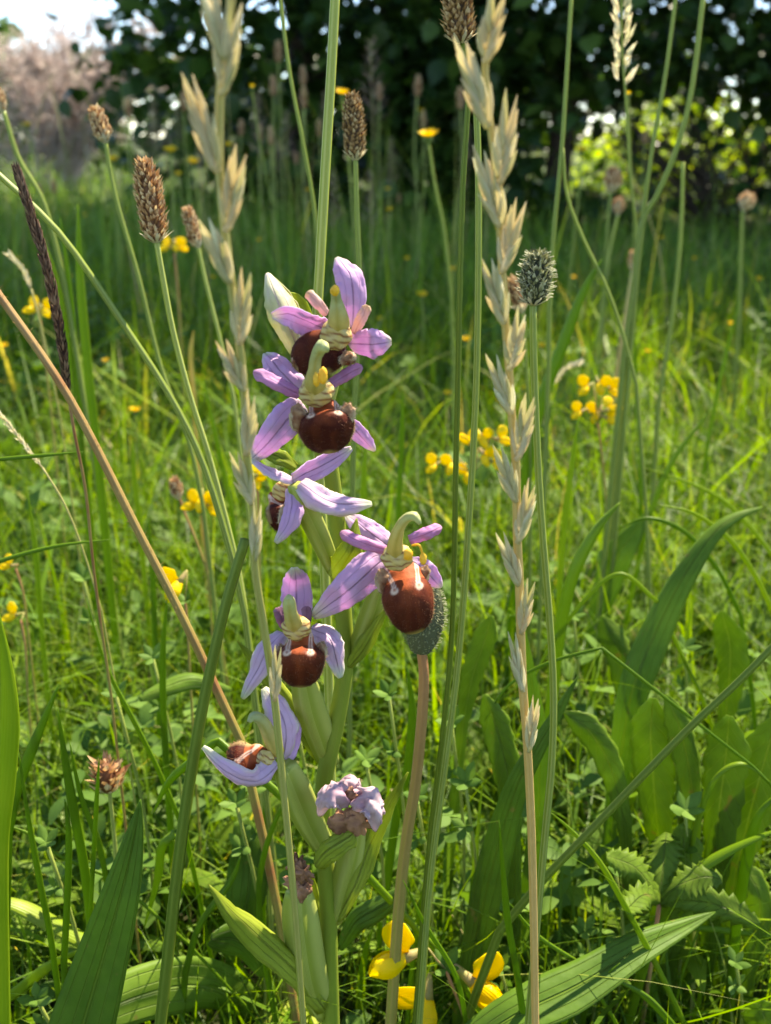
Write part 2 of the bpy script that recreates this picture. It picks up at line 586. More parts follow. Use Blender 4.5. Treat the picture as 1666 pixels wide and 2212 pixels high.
# ================================================================== GRASS (stuff)
def grass(name, mat, xs, ys, h, w, lean, K=5, ring=3, tint=None, seed=1, bend=(.1, .9), fold=.25):
    g = np.random.default_rng(seed)
    N = len(xs)
    phi = g.uniform(0, 2 * np.pi, N)
    l1 = g.normal(0, lean, N)
    l2 = g.uniform(bend[0], bend[1], N) * lean * 2.2
    tw = g.normal(0, .7, N)
    s = np.linspace(0, 1, K + 1)[None, :]
    hor = h[:, None] * (l1[:, None] * s + l2[:, None] * s ** 2.2)
    z = h[:, None] * (s - .5 * np.minimum(l2, 1.4)[:, None] ** 2 * s ** 3 * .8)
    z = np.maximum(z, .004)
    cx = xs[:, None] + hor * np.cos(phi)[:, None]
    cy = ys[:, None] + hor * np.sin(phi)[:, None]
    prof = np.clip(np.minimum(.55 + 2.2 * s, 1.0) * (1 - s ** 2.6), .02, 1)
    ww = w[:, None] * prof * .5
    ang = phi[:, None] + np.pi / 2 + tw[:, None] * s
    sx, sy = np.cos(ang), np.sin(ang)
    if ring == 3:
        fx, fy = np.cos(phi)[:, None] * fold, np.sin(phi)[:, None] * fold
        L = np.stack([cx - sx * ww, cy - sy * ww, z], -1)
        Cc = np.stack([cx - fx * ww * 2, cy - fy * ww * 2, z - ww * fold], -1)
        Rr = np.stack([cx + sx * ww, cy + sy * ww, z], -1)
        v = np.stack([L, Cc, Rr], 2)
        us = np.array([0, .5, 1.0])
    else:
        v = np.stack([np.stack([cx - sx * ww, cy - sy * ww, z], -1), np.stack([cx + sx * ww, cy + sy * ww, z], -1)], 2)
        us = np.array([0, 1.0])
    nr = v.shape[2]
    v = v.reshape(-1, 3)
    base = (np.arange(N) * (K + 1) * nr)[:, None, None]
    i = (np.arange(K) * nr)[None, :, None]
    k = np.arange(nr - 1)[None, None, :]
    a = base + i + k
    quads = np.stack([a, a + 1, a + 1 + nr, a + nr], -1).reshape(-1, 4)
    if tint is None:
        tint = np.clip(g.normal(.46, .24, N), 0, .9)
        dry = g.random(N) < .03
        tint[dry] = g.uniform(.9, 1, dry.sum())
    tv = np.repeat(tint, (K + 1) * nr)
    vv = np.tile(np.repeat(np.linspace(0, 1, K + 1), nr), N)
    uu = np.tile(us, N * (K + 1))
    return stuff(np_mesh(name, v, quads, mat, tv, vv, uu))


def scatter(n, y0, y1, half0, half1, seed, clump=0.0, power=1.0):
    g = np.random.default_rng(seed)
    ys = y0 + (y1 - y0) * g.random(n) ** power
    hw = half0 + (half1 - half0) * (ys - y0) / (y1 - y0)
    xs = g.uniform(-1, 1, n) * hw
    if clump:
        m = max(n // 9, 1)
        ci = g.integers(0, m, n)
        xs, ys = xs[ci] + g.normal(0, clump, n), ys[ci] + g.normal(0, clump, n)
        ys = np.maximum(ys, y0)
    return xs, ys


# near sward just behind the orchid
xs, ys = scatter(15000, .285, .75, .45, .8, 21, .016)
h = rng.gamma(7, .0125, len(xs)).clip(.03, .17) * np.clip(.62 + (ys - .29) * 1.2, .62, 1.05)
o = grass('near_grass', M_GRASS, xs, ys, h, rng.gamma(2.2, .00062, len(xs)).clip(.0005, .0042), .55, 6, 3, tint=np.clip(rng.normal(.34, .22, len(xs)), 0, .92), seed=31)  # darker mean tint: shade of the taller plants put into the blade colour
tag(o, 'dense green grass sward close behind the orchid', 'grass')
xs, ys = scatter(4200, .27, .62, .40, .62, 27)
h = rng.gamma(9, .0125, len(xs)).clip(.05, .19) * np.clip(.6 + (ys - .27) * 1.3, .6, 1.05)
o = grass('fine_grass', M_GRASS, xs, ys, h, rng.uniform(.00045, .0010, len(xs)), .75, 8, 3, seed=37, bend=(-.3, .8))
tag(o, 'thread-fine crossing grass leaves among the near sward', 'grass')
xs, ys = scatter(16000, .7, 1.8, .8, 1.7, 22, .03)
h = rng.gamma(7, .0145, len(xs)).clip(.03, .19)
o = grass('meadow_grass', M_GRASS, xs, ys, h, rng.gamma(3, .0007, len(xs)).clip(.0008, .005), .52, 6, 3, seed=32)
tag(o, 'sunlit lush green grass in the middle of the meadow', 'grass')
xs, ys = scatter(34000, 1.7, 4.6, 1.7, 4.2, 23, .05)
h = rng.gamma(7, .0125, len(xs)).clip(.03, .2) * np.clip(1.15 - xs * .45, .8, 1.7)
o = grass('far_grass', M_GRASS_FAR, xs, ys, h, rng.gamma(4, .0008, len(xs)).clip(.0012, .006), .5, 4, 2, seed=33)
tag(o, 'shaded deep green grass reaching back to the hedge', 'grass')
xs, ys = scatter(7000, 4.6, 16, 5, 14, 24, .15)
h = rng.gamma(8, .016, len(xs)).clip(.05, .2)
o = grass('field_grass', M_GRASS_FAR, xs, ys, h, rng.gamma(4, .002, len(xs)).clip(.004, .014), .3, 3, 2, seed=34)
tag(o, 'rough grass of the field beyond the hedge', 'grass')
# sward to the sides and round the viewer, kept short
xs = np.concatenate([rng.uniform(-1.6, -.40, 4000), rng.uniform(.40, 1.6, 4000), rng.uniform(-.5, .5, 2200)])
ys = np.concatenate([rng.uniform(-.4, .8, 8000), rng.uniform(.06, .30, 2200)])
h = rng.gamma(7, .009, len(xs)).clip(.02, .09)
h[8000:] *= .75
o = grass('verge_grass', M_GRASS, xs, ys, h, rng.gamma(4, .0005, len(xs)).clip(.0008, .004), .38, 5, 3, seed=35)
tag(o, 'short green grass round the foot of the orchid', 'grass')
# thin seeding stems
xs, ys = scatter(430, 1.2, 3.5, 1.0, 2.6, 25)
xs = np.where(rng.random(len(xs)) < .6, -np.abs(xs) + .1, xs)
h = rng.uniform(.2, .42, len(xs)) * np.clip(1.0 - xs * .25, .65, 1.3)
t = np.clip(rng.normal(.80, .12, len(xs)), .3, 1)
o = grass('thin_grass_stems', M_GRASS_FAR, xs, ys, h, np.full(len(xs), .0018), .24, 6, 2, tint=t, seed=36)
tag(o, 'thin pale grass stems rising above the shaded meadow', 'grass')


# ------------------------------------------------------------------ clover and trefoil leaf cover
def leaflets(name, n, y0, y1, half0, half1, hz, size, seed, label):
    g = np.random.default_rng(seed)
    xs, ys = scatter(n, y0, y1, half0, half1, seed + 1, .018)
    zs = g.uniform(hz[0], hz[1], n)
    V_, Q, T, UVv, UVu = [], [], [], [], []
    a = np.linspace(0, np.pi, 6)
    out_s = np.linspace(0, 1, 6)
    out_w = np.array([.10, .62, .95, 1.0, .74, .12])
    per = 3
    cnt = n * per
    ci = np.repeat(np.arange(n), per)
    ang = np.repeat(g.uniform(0, 6.28, n), per) + np.tile(np.arange(per) * 2.09, n) + g.normal(0, .2, cnt)
    L = np.repeat(g.uniform(.7, 1.3, n), per) * size * g.uniform(.85, 1.15, cnt)
    el = g.normal(.25, .45, cnt)
    roll = g.normal(0, .35, cnt)
    d = np.stack([np.cos(ang) * np.cos(el), np.sin(ang) * np.cos(el), np.sin(el)], 1)
    sd = np.stack([-np.sin(ang), np.cos(ang), np.sin(roll)], 1)
    up = np.cross(d, sd)
    p0 = np.stack([xs[ci], ys[ci], zs[ci]], 1)
    rows = []
    for s_, w_ in zip(out_s, out_w):
        c_ = p0 + d * (L * s_)[:, None] - up * (L * .25 * s_ * s_)[:, None]
        off = sd * (L * .33 * w_)[:, None]
        rows.append(np.stack([c_ - off + up * (L * .07 * w_)[:, None], c_, c_ + off + up * (L * .07 * w_)[:, None]], 1))
    v = np.stack(rows, 1).reshape(-1, 3)
    base = (np.arange(cnt) * 18)[:, None, None]
    i = (np.arange(5) * 3)[None, :, None]
    k = np.arange(2)[None, None, :]
    a_ = base + i + k
    q = np.stack([a_, a_ + 1, a_ + 4, a_ + 3], -1).reshape(-1, 4)
    tint = np.repeat(np.repeat(np.clip(g.normal(.45, .22, n), 0, 1), per) + g.normal(0, .06, cnt), 18).clip(0, 1)
    uvv = np.tile(np.repeat(out_s, 3), cnt)
    uvu = np.tile(np.array([.3, .5, .7]), cnt * 6)
    # stalks
    K = 3
    s = np.linspace(0, 1, K + 1)
    bx = xs + g.normal(0, .012, n)
    by = ys + g.normal(0, .012, n)
    cx = bx[:, None] + (xs - bx)[:, None] * s
    cy = by[:, None] + (ys - by)[:, None] * s
    cz = zs[:, None] * s ** .8
    w = .0005
    sv = np.stack([np.stack([cx - w, cy, cz], -1), np.stack([cx + w, cy, cz], -1)], 2).reshape(-1, 3)
    b2 = (np.arange(n) * (K + 1) * 2)[:, None]
    i2 = (np.arange(K) * 2)[None, :]
    a2 = b2 + i2
    q2 = np.stack([a2, a2 + 1, a2 + 3, a2 + 2], -1).reshape(-1, 4) + len(v)
    o = np_mesh(name, np.concatenate([v, sv]), np.concatenate([q, q2]), M_CLOVER,
                np.concatenate([tint, np.full(len(sv), .6)]), np.concatenate([uvv, np.zeros(len(sv))]),
                np.concatenate([uvu, np.full(len(sv), .5)]))
    stuff(o)
    return tag(o, label, 'ground cover')


leaflets('trefoil_leaf_cover', 800, .29, .62, .38, .6, (.015, .085), .010, 41, 'small three-part trefoil leaves low among the near grass')
leaflets('clover_leaf_cover', 700, .6, 1.6, .6, 1.3, (.03, .11), .016, 43, 'clover leaves spread through the sunlit middle meadow')
leaflets('verge_leaf_cover', 400, .08, .30, .4, .4, (.01, .05), .010, 47, 'tiny trefoil leaves at the foot of the orchid')


# ================================================================== STEMS, SPIKES AND SEED HEADS
def world_line(pts, n=24, Y=None):
    """pts: (px,py[,Y]) -> smooth world polyline"""
    q = [(p[0], p[1], p[2] if len(p) > 2 else Y) for p in pts]
    return [V(*p) for p in spline(q, n)]


def to_ground(line, drift=.5, steps=4):
    """carry a stem on down to the soil"""
    a, b = line[-2], line[-1]
    d = (b - a).normalized()
    if b.z <= .002:
        return line
    hz = Vector((d.x, d.y, 0)) * (b.z / max(.35, -d.z)) * drift
    out = list(line)
    for i in range(1, steps + 1):
        t = i / steps
        out.append(Vector((b.x + hz.x * (t - .35 * t * t), b.y + hz.y * (t - .35 * t * t), b.z * (1 - t) - .004 * t)))
    return out


def rad_list(line, r0, r1):
    m = len(line)
    return [r0 + (r1 - r0) * i / (m - 1) for i in range(m)]


def stem_obj(name, pts, wpx, mat, Y, label=None, cat=None, group=None, parent=None, ridge=.12, ground_it=True, n=26, taper=.75, sides=12, rk=4, hair=0):
    line = world_line(pts, n, Y)
    if ground_it:
        line = to_ground(line)
    mid = pts[len(pts) // 2]
    r = wpx * .5 * S(mid[1], mid[2] if len(mid) > 2 else Y)
    mb = MB().tube(line, rad_list(line, r * taper, r * 1.05), sides, ridge, rk)
    hg = random.Random(3)
    for _ in range(hair):
        k = hg.randrange(1, len(line) - 2)
        p = line[k].lerp(line[k + 1], hg.random())
        d = Vector((hg.gauss(0, 1), hg.gauss(0, 1), hg.gauss(0, 1))).normalized()
        mb.tube([p + d * r * .8, p + d * (r + hg.uniform(.0006, .0013))], [.00006, .00003], 3, cap=False)
    o = mb.build(name, mat, parent)
    if label:
        tag(o, label, cat, group)
    return o, line


def scale_head(base, tip, r, nsc, slen, swid, mat, name, parent, seed=1, splay=.5, top=1.0, shape='spike', hair=0):
    """a plantain-like head: a core with spirally set scales that stand off it"""
    g = random.Random(seed)
    base, tip = Vector(base), Vector(tip)
    ax = (tip - base)
    L = ax.length
    ax.normalize()
    a = ax.orthogonal().normalized()
    b = ax.cross(a)

    def prof(t):
        if shape == 'spike':
            return (min(1, .55 + t * 3.2)) * (1 if t < .62 else max(.12, 1 - ((t - .62) / .38) ** 1.7 * (1 - .34 * top)))
        return max(.1, math.sin(math.pi * (.14 + .80 * t)) ** .7)
    mb = MB()
    line = [base + ax * L * t for t in np.linspace(0, 1, 14)]
    mb.tube(line, [r * .80 * prof(t) for t in np.linspace(0, 1, 14)], 10, t=.12)
    for i in range(nsc):
        t = (i + .5) / nsc
        th = i * 2.39996 + g.uniform(-.2, .2)
        rd = (a * math.cos(th) + b * math.sin(th))
        p = base + ax * (L * t * .97) + rd * (r * .74 * prof(t))
        sp = splay * g.uniform(.5, 1.5)
        d = (ax + rd * sp + Vector((g.uniform(-.2, .2), g.uniform(-.2, .2), g.uniform(-.2, .2)))).normalized()
        sd = d.cross(rd).normalized()
        nm = sd.cross(d)
        l, w = slen * g.uniform(.75, 1.25), swid * g.uniform(.75, 1.25)
        tt = min(1, max(0, g.gauss(.6, .24)))
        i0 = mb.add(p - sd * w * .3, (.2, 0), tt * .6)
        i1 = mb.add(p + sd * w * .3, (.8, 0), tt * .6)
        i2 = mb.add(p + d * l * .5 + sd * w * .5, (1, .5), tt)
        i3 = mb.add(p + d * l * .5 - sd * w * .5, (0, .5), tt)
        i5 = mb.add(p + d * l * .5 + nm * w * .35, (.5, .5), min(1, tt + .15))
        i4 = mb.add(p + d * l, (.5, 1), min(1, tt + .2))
        mb.f += [(i0, i1, i2, i5), (i0, i5, i3), (i5, i2, i4), (i3, i5, i4)]
    for i in range(hair):
        t, th = g.random() ** .8, g.uniform(0, 6.28)
        rd = (a * math.cos(th) + b * math.sin(th))
        p = base + ax * (L * t) + rd * (r * .8 * prof(t))
        d = (rd + ax * g.uniform(-.3, .7)).normalized()
        mb.tube([p, p + d * slen * 1.1], [.00009, .00006], 3, t=1.0, cap=False)
    o = mb.build(name, mat, parent, smooth=False)
    return stuff(o)


# ------------------------------------------------------------------ two tall rye-grass spikes in front
def spikelet(parent, bx, by, tx, ty, Y, wpx, k, seed):
    g = random.Random(seed)
    B, T = V(bx, by, Y), V(tx, ty, Y - .004)
    s = S(by, Y)
    d = T - B
    L = d.length
    ax = d.normalized()
    view = (Vector((0, 0, CAM_Z)) - B).normalized()
    sd = ax.cross(view).normalized()
    w = wpx * s
    # glume hugging the spikelet's foot
    line = [B + ax * L * t * .55 + sd * (.12 * w * math.sin(t * 3)) * (1 if k > 0 else -1) for t in np.linspace(0, 1, 7)]
    mb = MB().ribbon(line, [w * .30 * max(.03, math.sin(math.pi * min(1, .25 + .75 * t)) ** .9) for t in np.linspace(0, 1, 7)], 4, .35, g.uniform(-.5, .5), t=g.random())
    part = mb.build('spikelet', M_HUSK, parent, .0002)
    nf = 10
    for j in range(nf):
        f = j / (nf - 1)
        side = -1 if j % 2 else 1
        st = B + ax * L * (.02 + .46 * f) + sd * side * w * .04
        tipo = B + ax * L * (.42 + .60 * f + g.uniform(-.03, .03)) + sd * side * w * (.40 - .24 * f) * g.uniform(.75, 1.2) + view * g.uniform(-.15, .28) * w
        ctrl = st.lerp(tipo, .5) + sd * side * w * .05
        pts = [st * (1 - t) ** 2 + ctrl * 2 * t * (1 - t) + tipo * t * t for t in np.linspace(0, 1, 10)]
        wd = [w * .23 * max(.02, (min(1, .35 + 2.2 * t) * (1 if t < .45 else max(0, 1 - ((t - .45) / .55) ** 1.5)))) for t in np.linspace(0, 1, 10)]
        fm = MB().ribbon(pts, wd, 4, .30, side * .45 + g.uniform(-.4, .4), t=min(1, max(0, g.gauss(.5, .3))))
        fm.build('floret', M_HUSK, part, .00012)


def rye(name, rachis, spks, wtop, wbot, mat, label, seed):
    line = world_line(rachis, 60)
    line = to_ground(line)
    m = len(line)
    base = line[-1]
    root = thing(name, (base.x, base.y, 0), label, 'grass spike')
    r = []
    for i in range(m):
        f = i / (m - 1)
        py = f
        r.append((wtop + (wbot - wtop) * min(1, f * 1.3)) * .5 * .00009)
    MB().tube(line, r, 10, .12, 4).build('stem', mat, root)
    for i, (bx, by, tx, ty, Y, w) in enumerate(spks):
        spikelet(root, bx, by, tx, ty, Y, w, 1 if tx > bx else -1, seed + i)
    return root


rye('ryegrass_spike', [(1066, -40, .185), (1048, 130, .188), (1058, 260, .19), (1077, 400, .192), (1080, 480, .193), (1085, 590, .195), (1091, 690, .197),
                       (1100, 800, .2), (1105, 890, .202), (1114, 990, .204), (1116, 1080, .206), (1118, 1170, .208), (1122, 1260, .21),
                       (1125, 1365, .212), (1130, 1490, .214), (1140, 1620, .216), (1150, 1850, .22), (1157, 2230, .225)],
    [(1046, 135, 1078, -30, .186, 72), (1056, 275, 992, 80, .188, 70), (1077, 400, 1106, 195, .19, 66), (1082, 490, 1032, 318, .192, 62),
     (1085, 590, 1124, 428, .194, 60), (1090, 700, 1050, 555, .196, 56), (1100, 800, 1128, 668, .198, 54), (1105, 895, 1060, 765, .2, 54),
     (1114, 995, 1146, 850, .203, 54), (1116, 1085, 1074, 962, .205, 52), (1118, 1175, 1150, 1038, .207, 50), (1122, 1265, 1080, 1148, .209, 46),
     (1125, 1370, 1147, 1250, .211, 42), (1130, 1495, 1104, 1362, .213, 38), (1141, 1625, 1158, 1502, .215, 38)],
    12, 21, M_STRAW, 'tall pale straw-coloured grass spike beside the green plantain head', 100)
rye('ryegrass_spike', [(505, -40, .165), (484, 120, .168), (476, 200, .17), (474, 360, .173), (486, 497, .176), (498, 600, .178), (516, 737, .182), (527, 841, .186),
                       (532, 975, .19), (546, 1080, .194), (551, 1230, .198), (570, 1350, .202), (592, 1500, .206), (612, 1700, .21),
                       (636, 1950, .214), (657, 2230, .22)],
    [(484, 130, 440, -60, .166, 70), (478, 205, 508, -10, .168, 72), (472, 372, 402, 155, .171, 70), (486, 500, 520, 315, .175, 68), (498, 612, 440, 470, .177, 62),
     (516, 745, 530, 580, .181, 58), (527, 845, 476, 735, .185, 54), (531, 985, 542, 845, .189, 50), (545, 1090, 504, 975, .193, 46),
     (549, 1215, 556, 1080, .197, 40), (592, 1515, 600, 1395, .205, 34)],
    13, 17, M_STRAW_GREEN, 'tall pale green-cream grass spike crossing in front of the orchid', 200)


# ------------------------------------------------------------------ near green stems
stem_obj('flowering_grass', [(727, -60, .262), (716, 150, .262), (704, 350, .262), (690, 600, .262), (682, 760, .262), (690, 1000, .263), (705, 1300, .264), (716, 1700, .265), (716, 2230, .266)],
         23, M_STEM_PALE, .262, 'thick pale green ribbed stem rising straight behind the orchid', 'stem', ridge=.1)
stem_obj('flowering_grass', [(1026, 150, .25), (1034, 400, .25), (1030, 800, .25), (1012, 1150, .25), (990, 1430, .25), (962, 1650, .25), (930, 1900, .25), (905, 2230, .25)],
         14, M_STEM, .25, 'pale ribbed stem crossing beside the tall dark plantain stalk', 'stem', ridge=.16)
stem_obj('flowering_grass', [(530, 1165, .232), (482, 1330, .231), (432, 1560, .229), (390, 1830, .227), (345, 2230, .224)],
         25, M_STEM_DK, .23, 'thick dark green ribbed stem slanting past the lowest lilac flower', 'stem', ridge=.12)
stem_obj('flowering_grass', [(1720, 1345, .25), (1600, 1468, .25), (1480, 1582, .25), (1280, 1790, .252), (1170, 1905, .254), (1080, 2010, .256)],
         19, M_STEM_DK, .25, 'dark green ribbed stem lying slantwise over the toothed leaves', 'stem', ridge=.14)
stem_obj('flowering_grass', [(-40, 345, .3), (0, 380, .3), (130, 505, .3), (260, 690, .3), (370, 860, .3), (440, 1005, .3), (500, 1200, .3), (530, 1330, .3)],
         15, M_STEM, .3, 'yellow-green stem slanting down across the brown foxtail', 'stem')
stem_obj('flowering_grass', [(-40, 585, .275), (0, 640, .275), (150, 860, .275), (300, 1150, .276), (400, 1345, .277), (520, 1600, .278)],
         20, M_STEM_BR, .275, hair=260, label='brown hairy stem leaning from the brown foxtail to the lowest flower', cat='stem', ridge=.08)
for pts, w, Y, m, lab in [
    ([(602, -30), (625, 150), (655, 310), (680, 460), (690, 620)], 9, .42, M_STEM, 'slender green stem left of the thick pale stem'),
    ([(1236, -30), (1222, 200), (1213, 330), (1195, 520), (1188, 640), (1185, 800)], 10, .45, M_STEM, 'slender stem above the green plantain head, fork-like with the bent one'),
    ([(1216, 320), (1225, 420), (1262, 520), (1310, 620), (1345, 720), (1375, 830)], 8, .45, M_STEM, 'thin green stem bending away beside the green plantain head'),
    ([(1522, -30), (1495, 190), (1462, 320), (1420, 420), (1388, 480), (1370, 620), (1350, 760)], 13, .5, M_STEM, 'tall bright green stem before the sunlit hedge gap, thicker one'),
    ([(1463, -30), (1438, 160), (1408, 330), (1388, 480), (1372, 640)], 10, .5, M_STEM, 'tall bright green stem before the sunlit hedge gap, thinner one'),
    ([(1476, 350), (1470, 520), (1452, 690), (1425, 860), (1415, 1000)], 10, .55, M_STEM, 'upright green stem with a small bud before the sunlit hedge gap'),
]:
    stem_obj('flowering_grass', pts, w, m, Y, lab, 'stem', ridge=.08, sides=8)


# ------------------------------------------------------------------ ribwort plantain stalks with heads
def plantain(hb, ht, wpx, stalk, swpx, Y, mhead, mstalk, label, nsc=240, sl=16, sw=9, seed=1, shape='spike', hair=0, splay=.55, group=None, top=1.0, collar=True):
    pts = [(p[0], p[1], p[2] if len(p) > 2 else Y) for p in stalk]
    line = to_ground(world_line(pts, 26))
    base = line[-1]
    root = thing('ribwort_plantain', (base.x, base.y, 0), label, 'plantain', group)
    r = swpx * .5 * S(stalk[0][1], Y)
    MB().tube(line, rad_list(line, r * .8, r * 1.05), 10, .16, 4).build('stalk', mstalk, root)
    B, T = V(hb[0], hb[1], Y), V(ht[0], ht[1], Y)
    s = S(hb[1], Y)
    scale_head(B, T, wpx * .5 * s, nsc, sl * s, sw * s, mhead, 'seed_head', root, seed, splay, top, shape, hair)
    if collar:
        mb = MB()
        g = random.Random(seed)
        ax = (T - B).normalized()
        a = ax.orthogonal().normalized()
        b = ax.cross(a)
        for k in range(9):
            th = k * .7 + g.uniform(-.1, .1)
            rd = a * math.cos(th) + b * math.sin(th)
            p0 = B - ax * 4 * s + rd * wpx * .12 * s
            p1 = p0 + ax * 12 * s + rd * wpx * .28 * s
            p2 = p1 + ax * 10 * s + rd * wpx * g.uniform(.05, .3) * s
            mb.ribbon([p0, p1, p2], [5 * s, 9 * s, 1.5 * s], 2, .2, face=rd, t=.8)
        mb.build('bract_collar', M_HUSK, root, 0)
    return root


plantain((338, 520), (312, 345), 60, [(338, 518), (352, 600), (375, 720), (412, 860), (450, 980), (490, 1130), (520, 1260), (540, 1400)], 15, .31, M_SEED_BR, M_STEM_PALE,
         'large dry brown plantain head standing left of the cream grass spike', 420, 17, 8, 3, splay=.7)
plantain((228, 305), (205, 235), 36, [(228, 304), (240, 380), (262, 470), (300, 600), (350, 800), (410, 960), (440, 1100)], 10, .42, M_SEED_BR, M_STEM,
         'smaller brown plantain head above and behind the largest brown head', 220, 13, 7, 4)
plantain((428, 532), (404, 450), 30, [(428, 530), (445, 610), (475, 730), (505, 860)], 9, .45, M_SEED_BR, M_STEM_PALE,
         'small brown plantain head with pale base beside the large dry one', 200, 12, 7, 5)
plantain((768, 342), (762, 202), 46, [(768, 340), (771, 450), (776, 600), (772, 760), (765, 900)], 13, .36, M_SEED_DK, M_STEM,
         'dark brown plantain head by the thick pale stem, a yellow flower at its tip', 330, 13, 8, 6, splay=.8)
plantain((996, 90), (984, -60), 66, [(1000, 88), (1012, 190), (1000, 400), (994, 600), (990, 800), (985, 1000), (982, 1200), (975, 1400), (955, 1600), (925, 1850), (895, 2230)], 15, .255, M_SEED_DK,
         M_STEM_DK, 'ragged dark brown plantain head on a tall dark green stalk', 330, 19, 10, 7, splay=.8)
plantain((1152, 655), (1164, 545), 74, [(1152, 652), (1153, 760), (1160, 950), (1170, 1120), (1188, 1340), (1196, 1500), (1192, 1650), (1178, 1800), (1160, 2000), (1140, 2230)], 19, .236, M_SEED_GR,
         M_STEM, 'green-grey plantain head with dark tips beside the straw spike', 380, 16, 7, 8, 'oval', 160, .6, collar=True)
plantain((908, 1405), (930, 1262), 102, [(910, 1402), (916, 1460), (911, 1560), (897, 1700), (880, 1800), (862, 1960), (843, 2230)], 27, .258, M_SEED_GREY,
         M_STEM_RED, 'round grey-green plantain bud on a reddish stalk behind the orchid flower', 420, 8, 6, 9, 'oval', 420, .5, collar=False)
plantain((386, 1075), (376, 1035), 30, [(388, 1074), (400, 1110), (425, 1170), (450, 1240)], 6, .45, M_SEED_BR, M_STEM_RED,
         'tiny brown plantain head beside the yellow trefoil on the left', 90, 10, 6, 10, 'oval')
far = [((5, 240), (-6, 195), 26, [(8, 240), (40, 340), (95, 440), (140, 610)], 11, .5, M_SEED_BR, M_STEM, 'brown plantain head on a bright stalk above the brown foxtail'),
       ((1608, 452), (1618, 422), 36, [(1604, 455), (1600, 560), (1596, 700)], 8, 1.0, M_SEED_BR, M_STEM, 'round brown plantain head at the right of the sunlit hedge gap'),
       ((1322, 412), (1326, 366), 40, [(1320, 412), (1312, 500), (1308, 600)], 7, 1.1, M_SEED_BR, M_STEM, 'ragged brown plantain head before the dark hedge foot'),
       ((1335, 462), (1338, 432), 22, [(1334, 462), (1318, 540), (1300, 660)], 6, 1.2, M_SEED_BR, M_STEM_PALE, 'small closed brown plantain head under the ragged one'),
       ((1368, 585), (1370, 545), 18, [(1366, 586), (1350, 690), (1330, 820)], 9, .9, M_SEED_BR, M_STRAW, 'small pale plantain head on a straw-yellow stalk'),
       ((1128, 672), (1104, 600), 34, [(1128, 672), (1138, 800), (1146, 950)], 8, .5, M_SEED_BR, M_STEM, 'pale dry plantain head half hidden by the straw spike')]
for i, (hb, ht, w, st, sw, Y, mh, ms, lab) in enumerate(far):
    plantain(hb, ht, w, st, sw, Y, mh, ms, lab, 120, 11, 7, 20 + i, 'oval')

plantain((236, 1708), (228, 1652), 56, [(236, 1706), (242, 1760), (250, 1850), (252, 1960)], 10, .29, M_SEED_BR, M_STEM_PALE,
         'dry tan open seed head low in the grass above the big plantain leaf', 46, 34, 14, 61, 'oval', 0, 1.1)
# distant look-alike heads, one template copied
tpl = thing('distant_plantain', (0, 0, 0), 'far small pinkish-brown plantain head above the shaded meadow', 'plantain', 'plantain heads in the shaded far meadow')
ln = [Vector((0, 0, 0)), Vector((.006, 0, .14)), Vector((-.004, .004, .28)), Vector((.0, 0, .40))]
MB().tube([Vector(p) for p in spline(ln, 12)][::-1], .0016, 6).build('stalk', M_STEM_PALE, tpl)
scale_head((0, 0, .395), (.002, 0, .435), .0075, 90, .006, .004, M_SEED_BR, 'seed_head', tpl, 77, .5, 1.0, 'oval')


def copy_tree(o, parent=None):
    c_ = o.copy()
    COL.objects.link(c_)
    c_.parent = parent
    for ch in o.children:
        copy_tree(ch, c_)
    return c_


def place(o, px, py, Y, h0, wob=0.1):
    """stand a copy so its top reaches the wanted height"""
    top = V(px, py, Y)
    k = max(.3, top.z / h0)
    o.location = (top.x, top.y, 0)
    o.scale = (k, k, k)
    o.rotation_euler = (0, 0, rnd.uniform(0, 6.28))


spots = [(590, 165, 2.6), (655, 190, 2.2), (690, 260, 2.4), (902, 165, 2.4), (996, 190, 2.1), (585, 275, 2.0), (560, 270, 2.3), (915, 240, 2.3), (115, 390, 2.0),
         (85, 395, 2.1), (520, 260, 2.5), (275, 215, 2.2), (655, 145, 3.0), (1395, 280, 2.5), (1000, 385, 2.3), (1050, 430, 2.4), (440, 300, 2.6), (395, 200, 2.4),
         (640, 330, 2.6), (862, 420, 2.5), (1260, 480, 2.6), (30, 300, 2.8), (600, 90, 3.0), (820, 180, 2.9)]
for i, (px, py, Y) in enumerate(spots):
    place(tpl if i == 0 else copy_tree(tpl), px, py, Y, .435)

# ------------------------------------------------------------------ brown foxtail spike, other seed heads
line = to_ground(world_line([(148, 850, .29), (160, 930, .29), (185, 1060, .292), (205, 1250, .294), (240, 1500, .296)], 20))
fx = thing('foxtail_grass', (line[-1].x, line[-1].y, 0), 'dark brown narrow foxtail spike leaning beside the slanting green stem', 'grass spike')
r = 7 * .5 * S(900, .29)
MB().tube(line, r, 8, .1).build('stem', M_STEM_BR, fx)
cl = world_line([(38, 372, .285), (66, 460, .286), (104, 590, .287), (130, 720, .288), (148, 850, .29)], 40)
mb = MB()
s_ = S(600, .287)
mb.tube(cl, [s_ * 4] * 40, 6, t=.1)
for i in range(900):
    t = rnd.random()
    k = min(38, int(t * 39))
    p = cl[k] + (cl[k + 1] - cl[k]) * (t * 39 - k)
    ax = (cl[k] - cl[k + 1]).normalized()
    th = rnd.uniform(0, 6.28)
    a = ax.orthogonal().normalized()
    rd = a * math.cos(th) + ax.cross(a) * math.sin(th)
    wprof = (.35 + .65 * min(1, t * 3)) * (1 if t < .85 else 1 - (t - .85) * 3)
    p0 = p + rd * s_ * 5 * wprof
    d = (ax + rd * .35).normalized()
    L = s_ * rnd.uniform(16, 26)
    tt = rnd.random()
    mb.ribbon([p0, p0 + d * L * .5 + rd * s_ * 2, p0 + d * L], [s_ * 3, s_ * 5, s_ * .8], 2, .3, face=rd, t=tt)
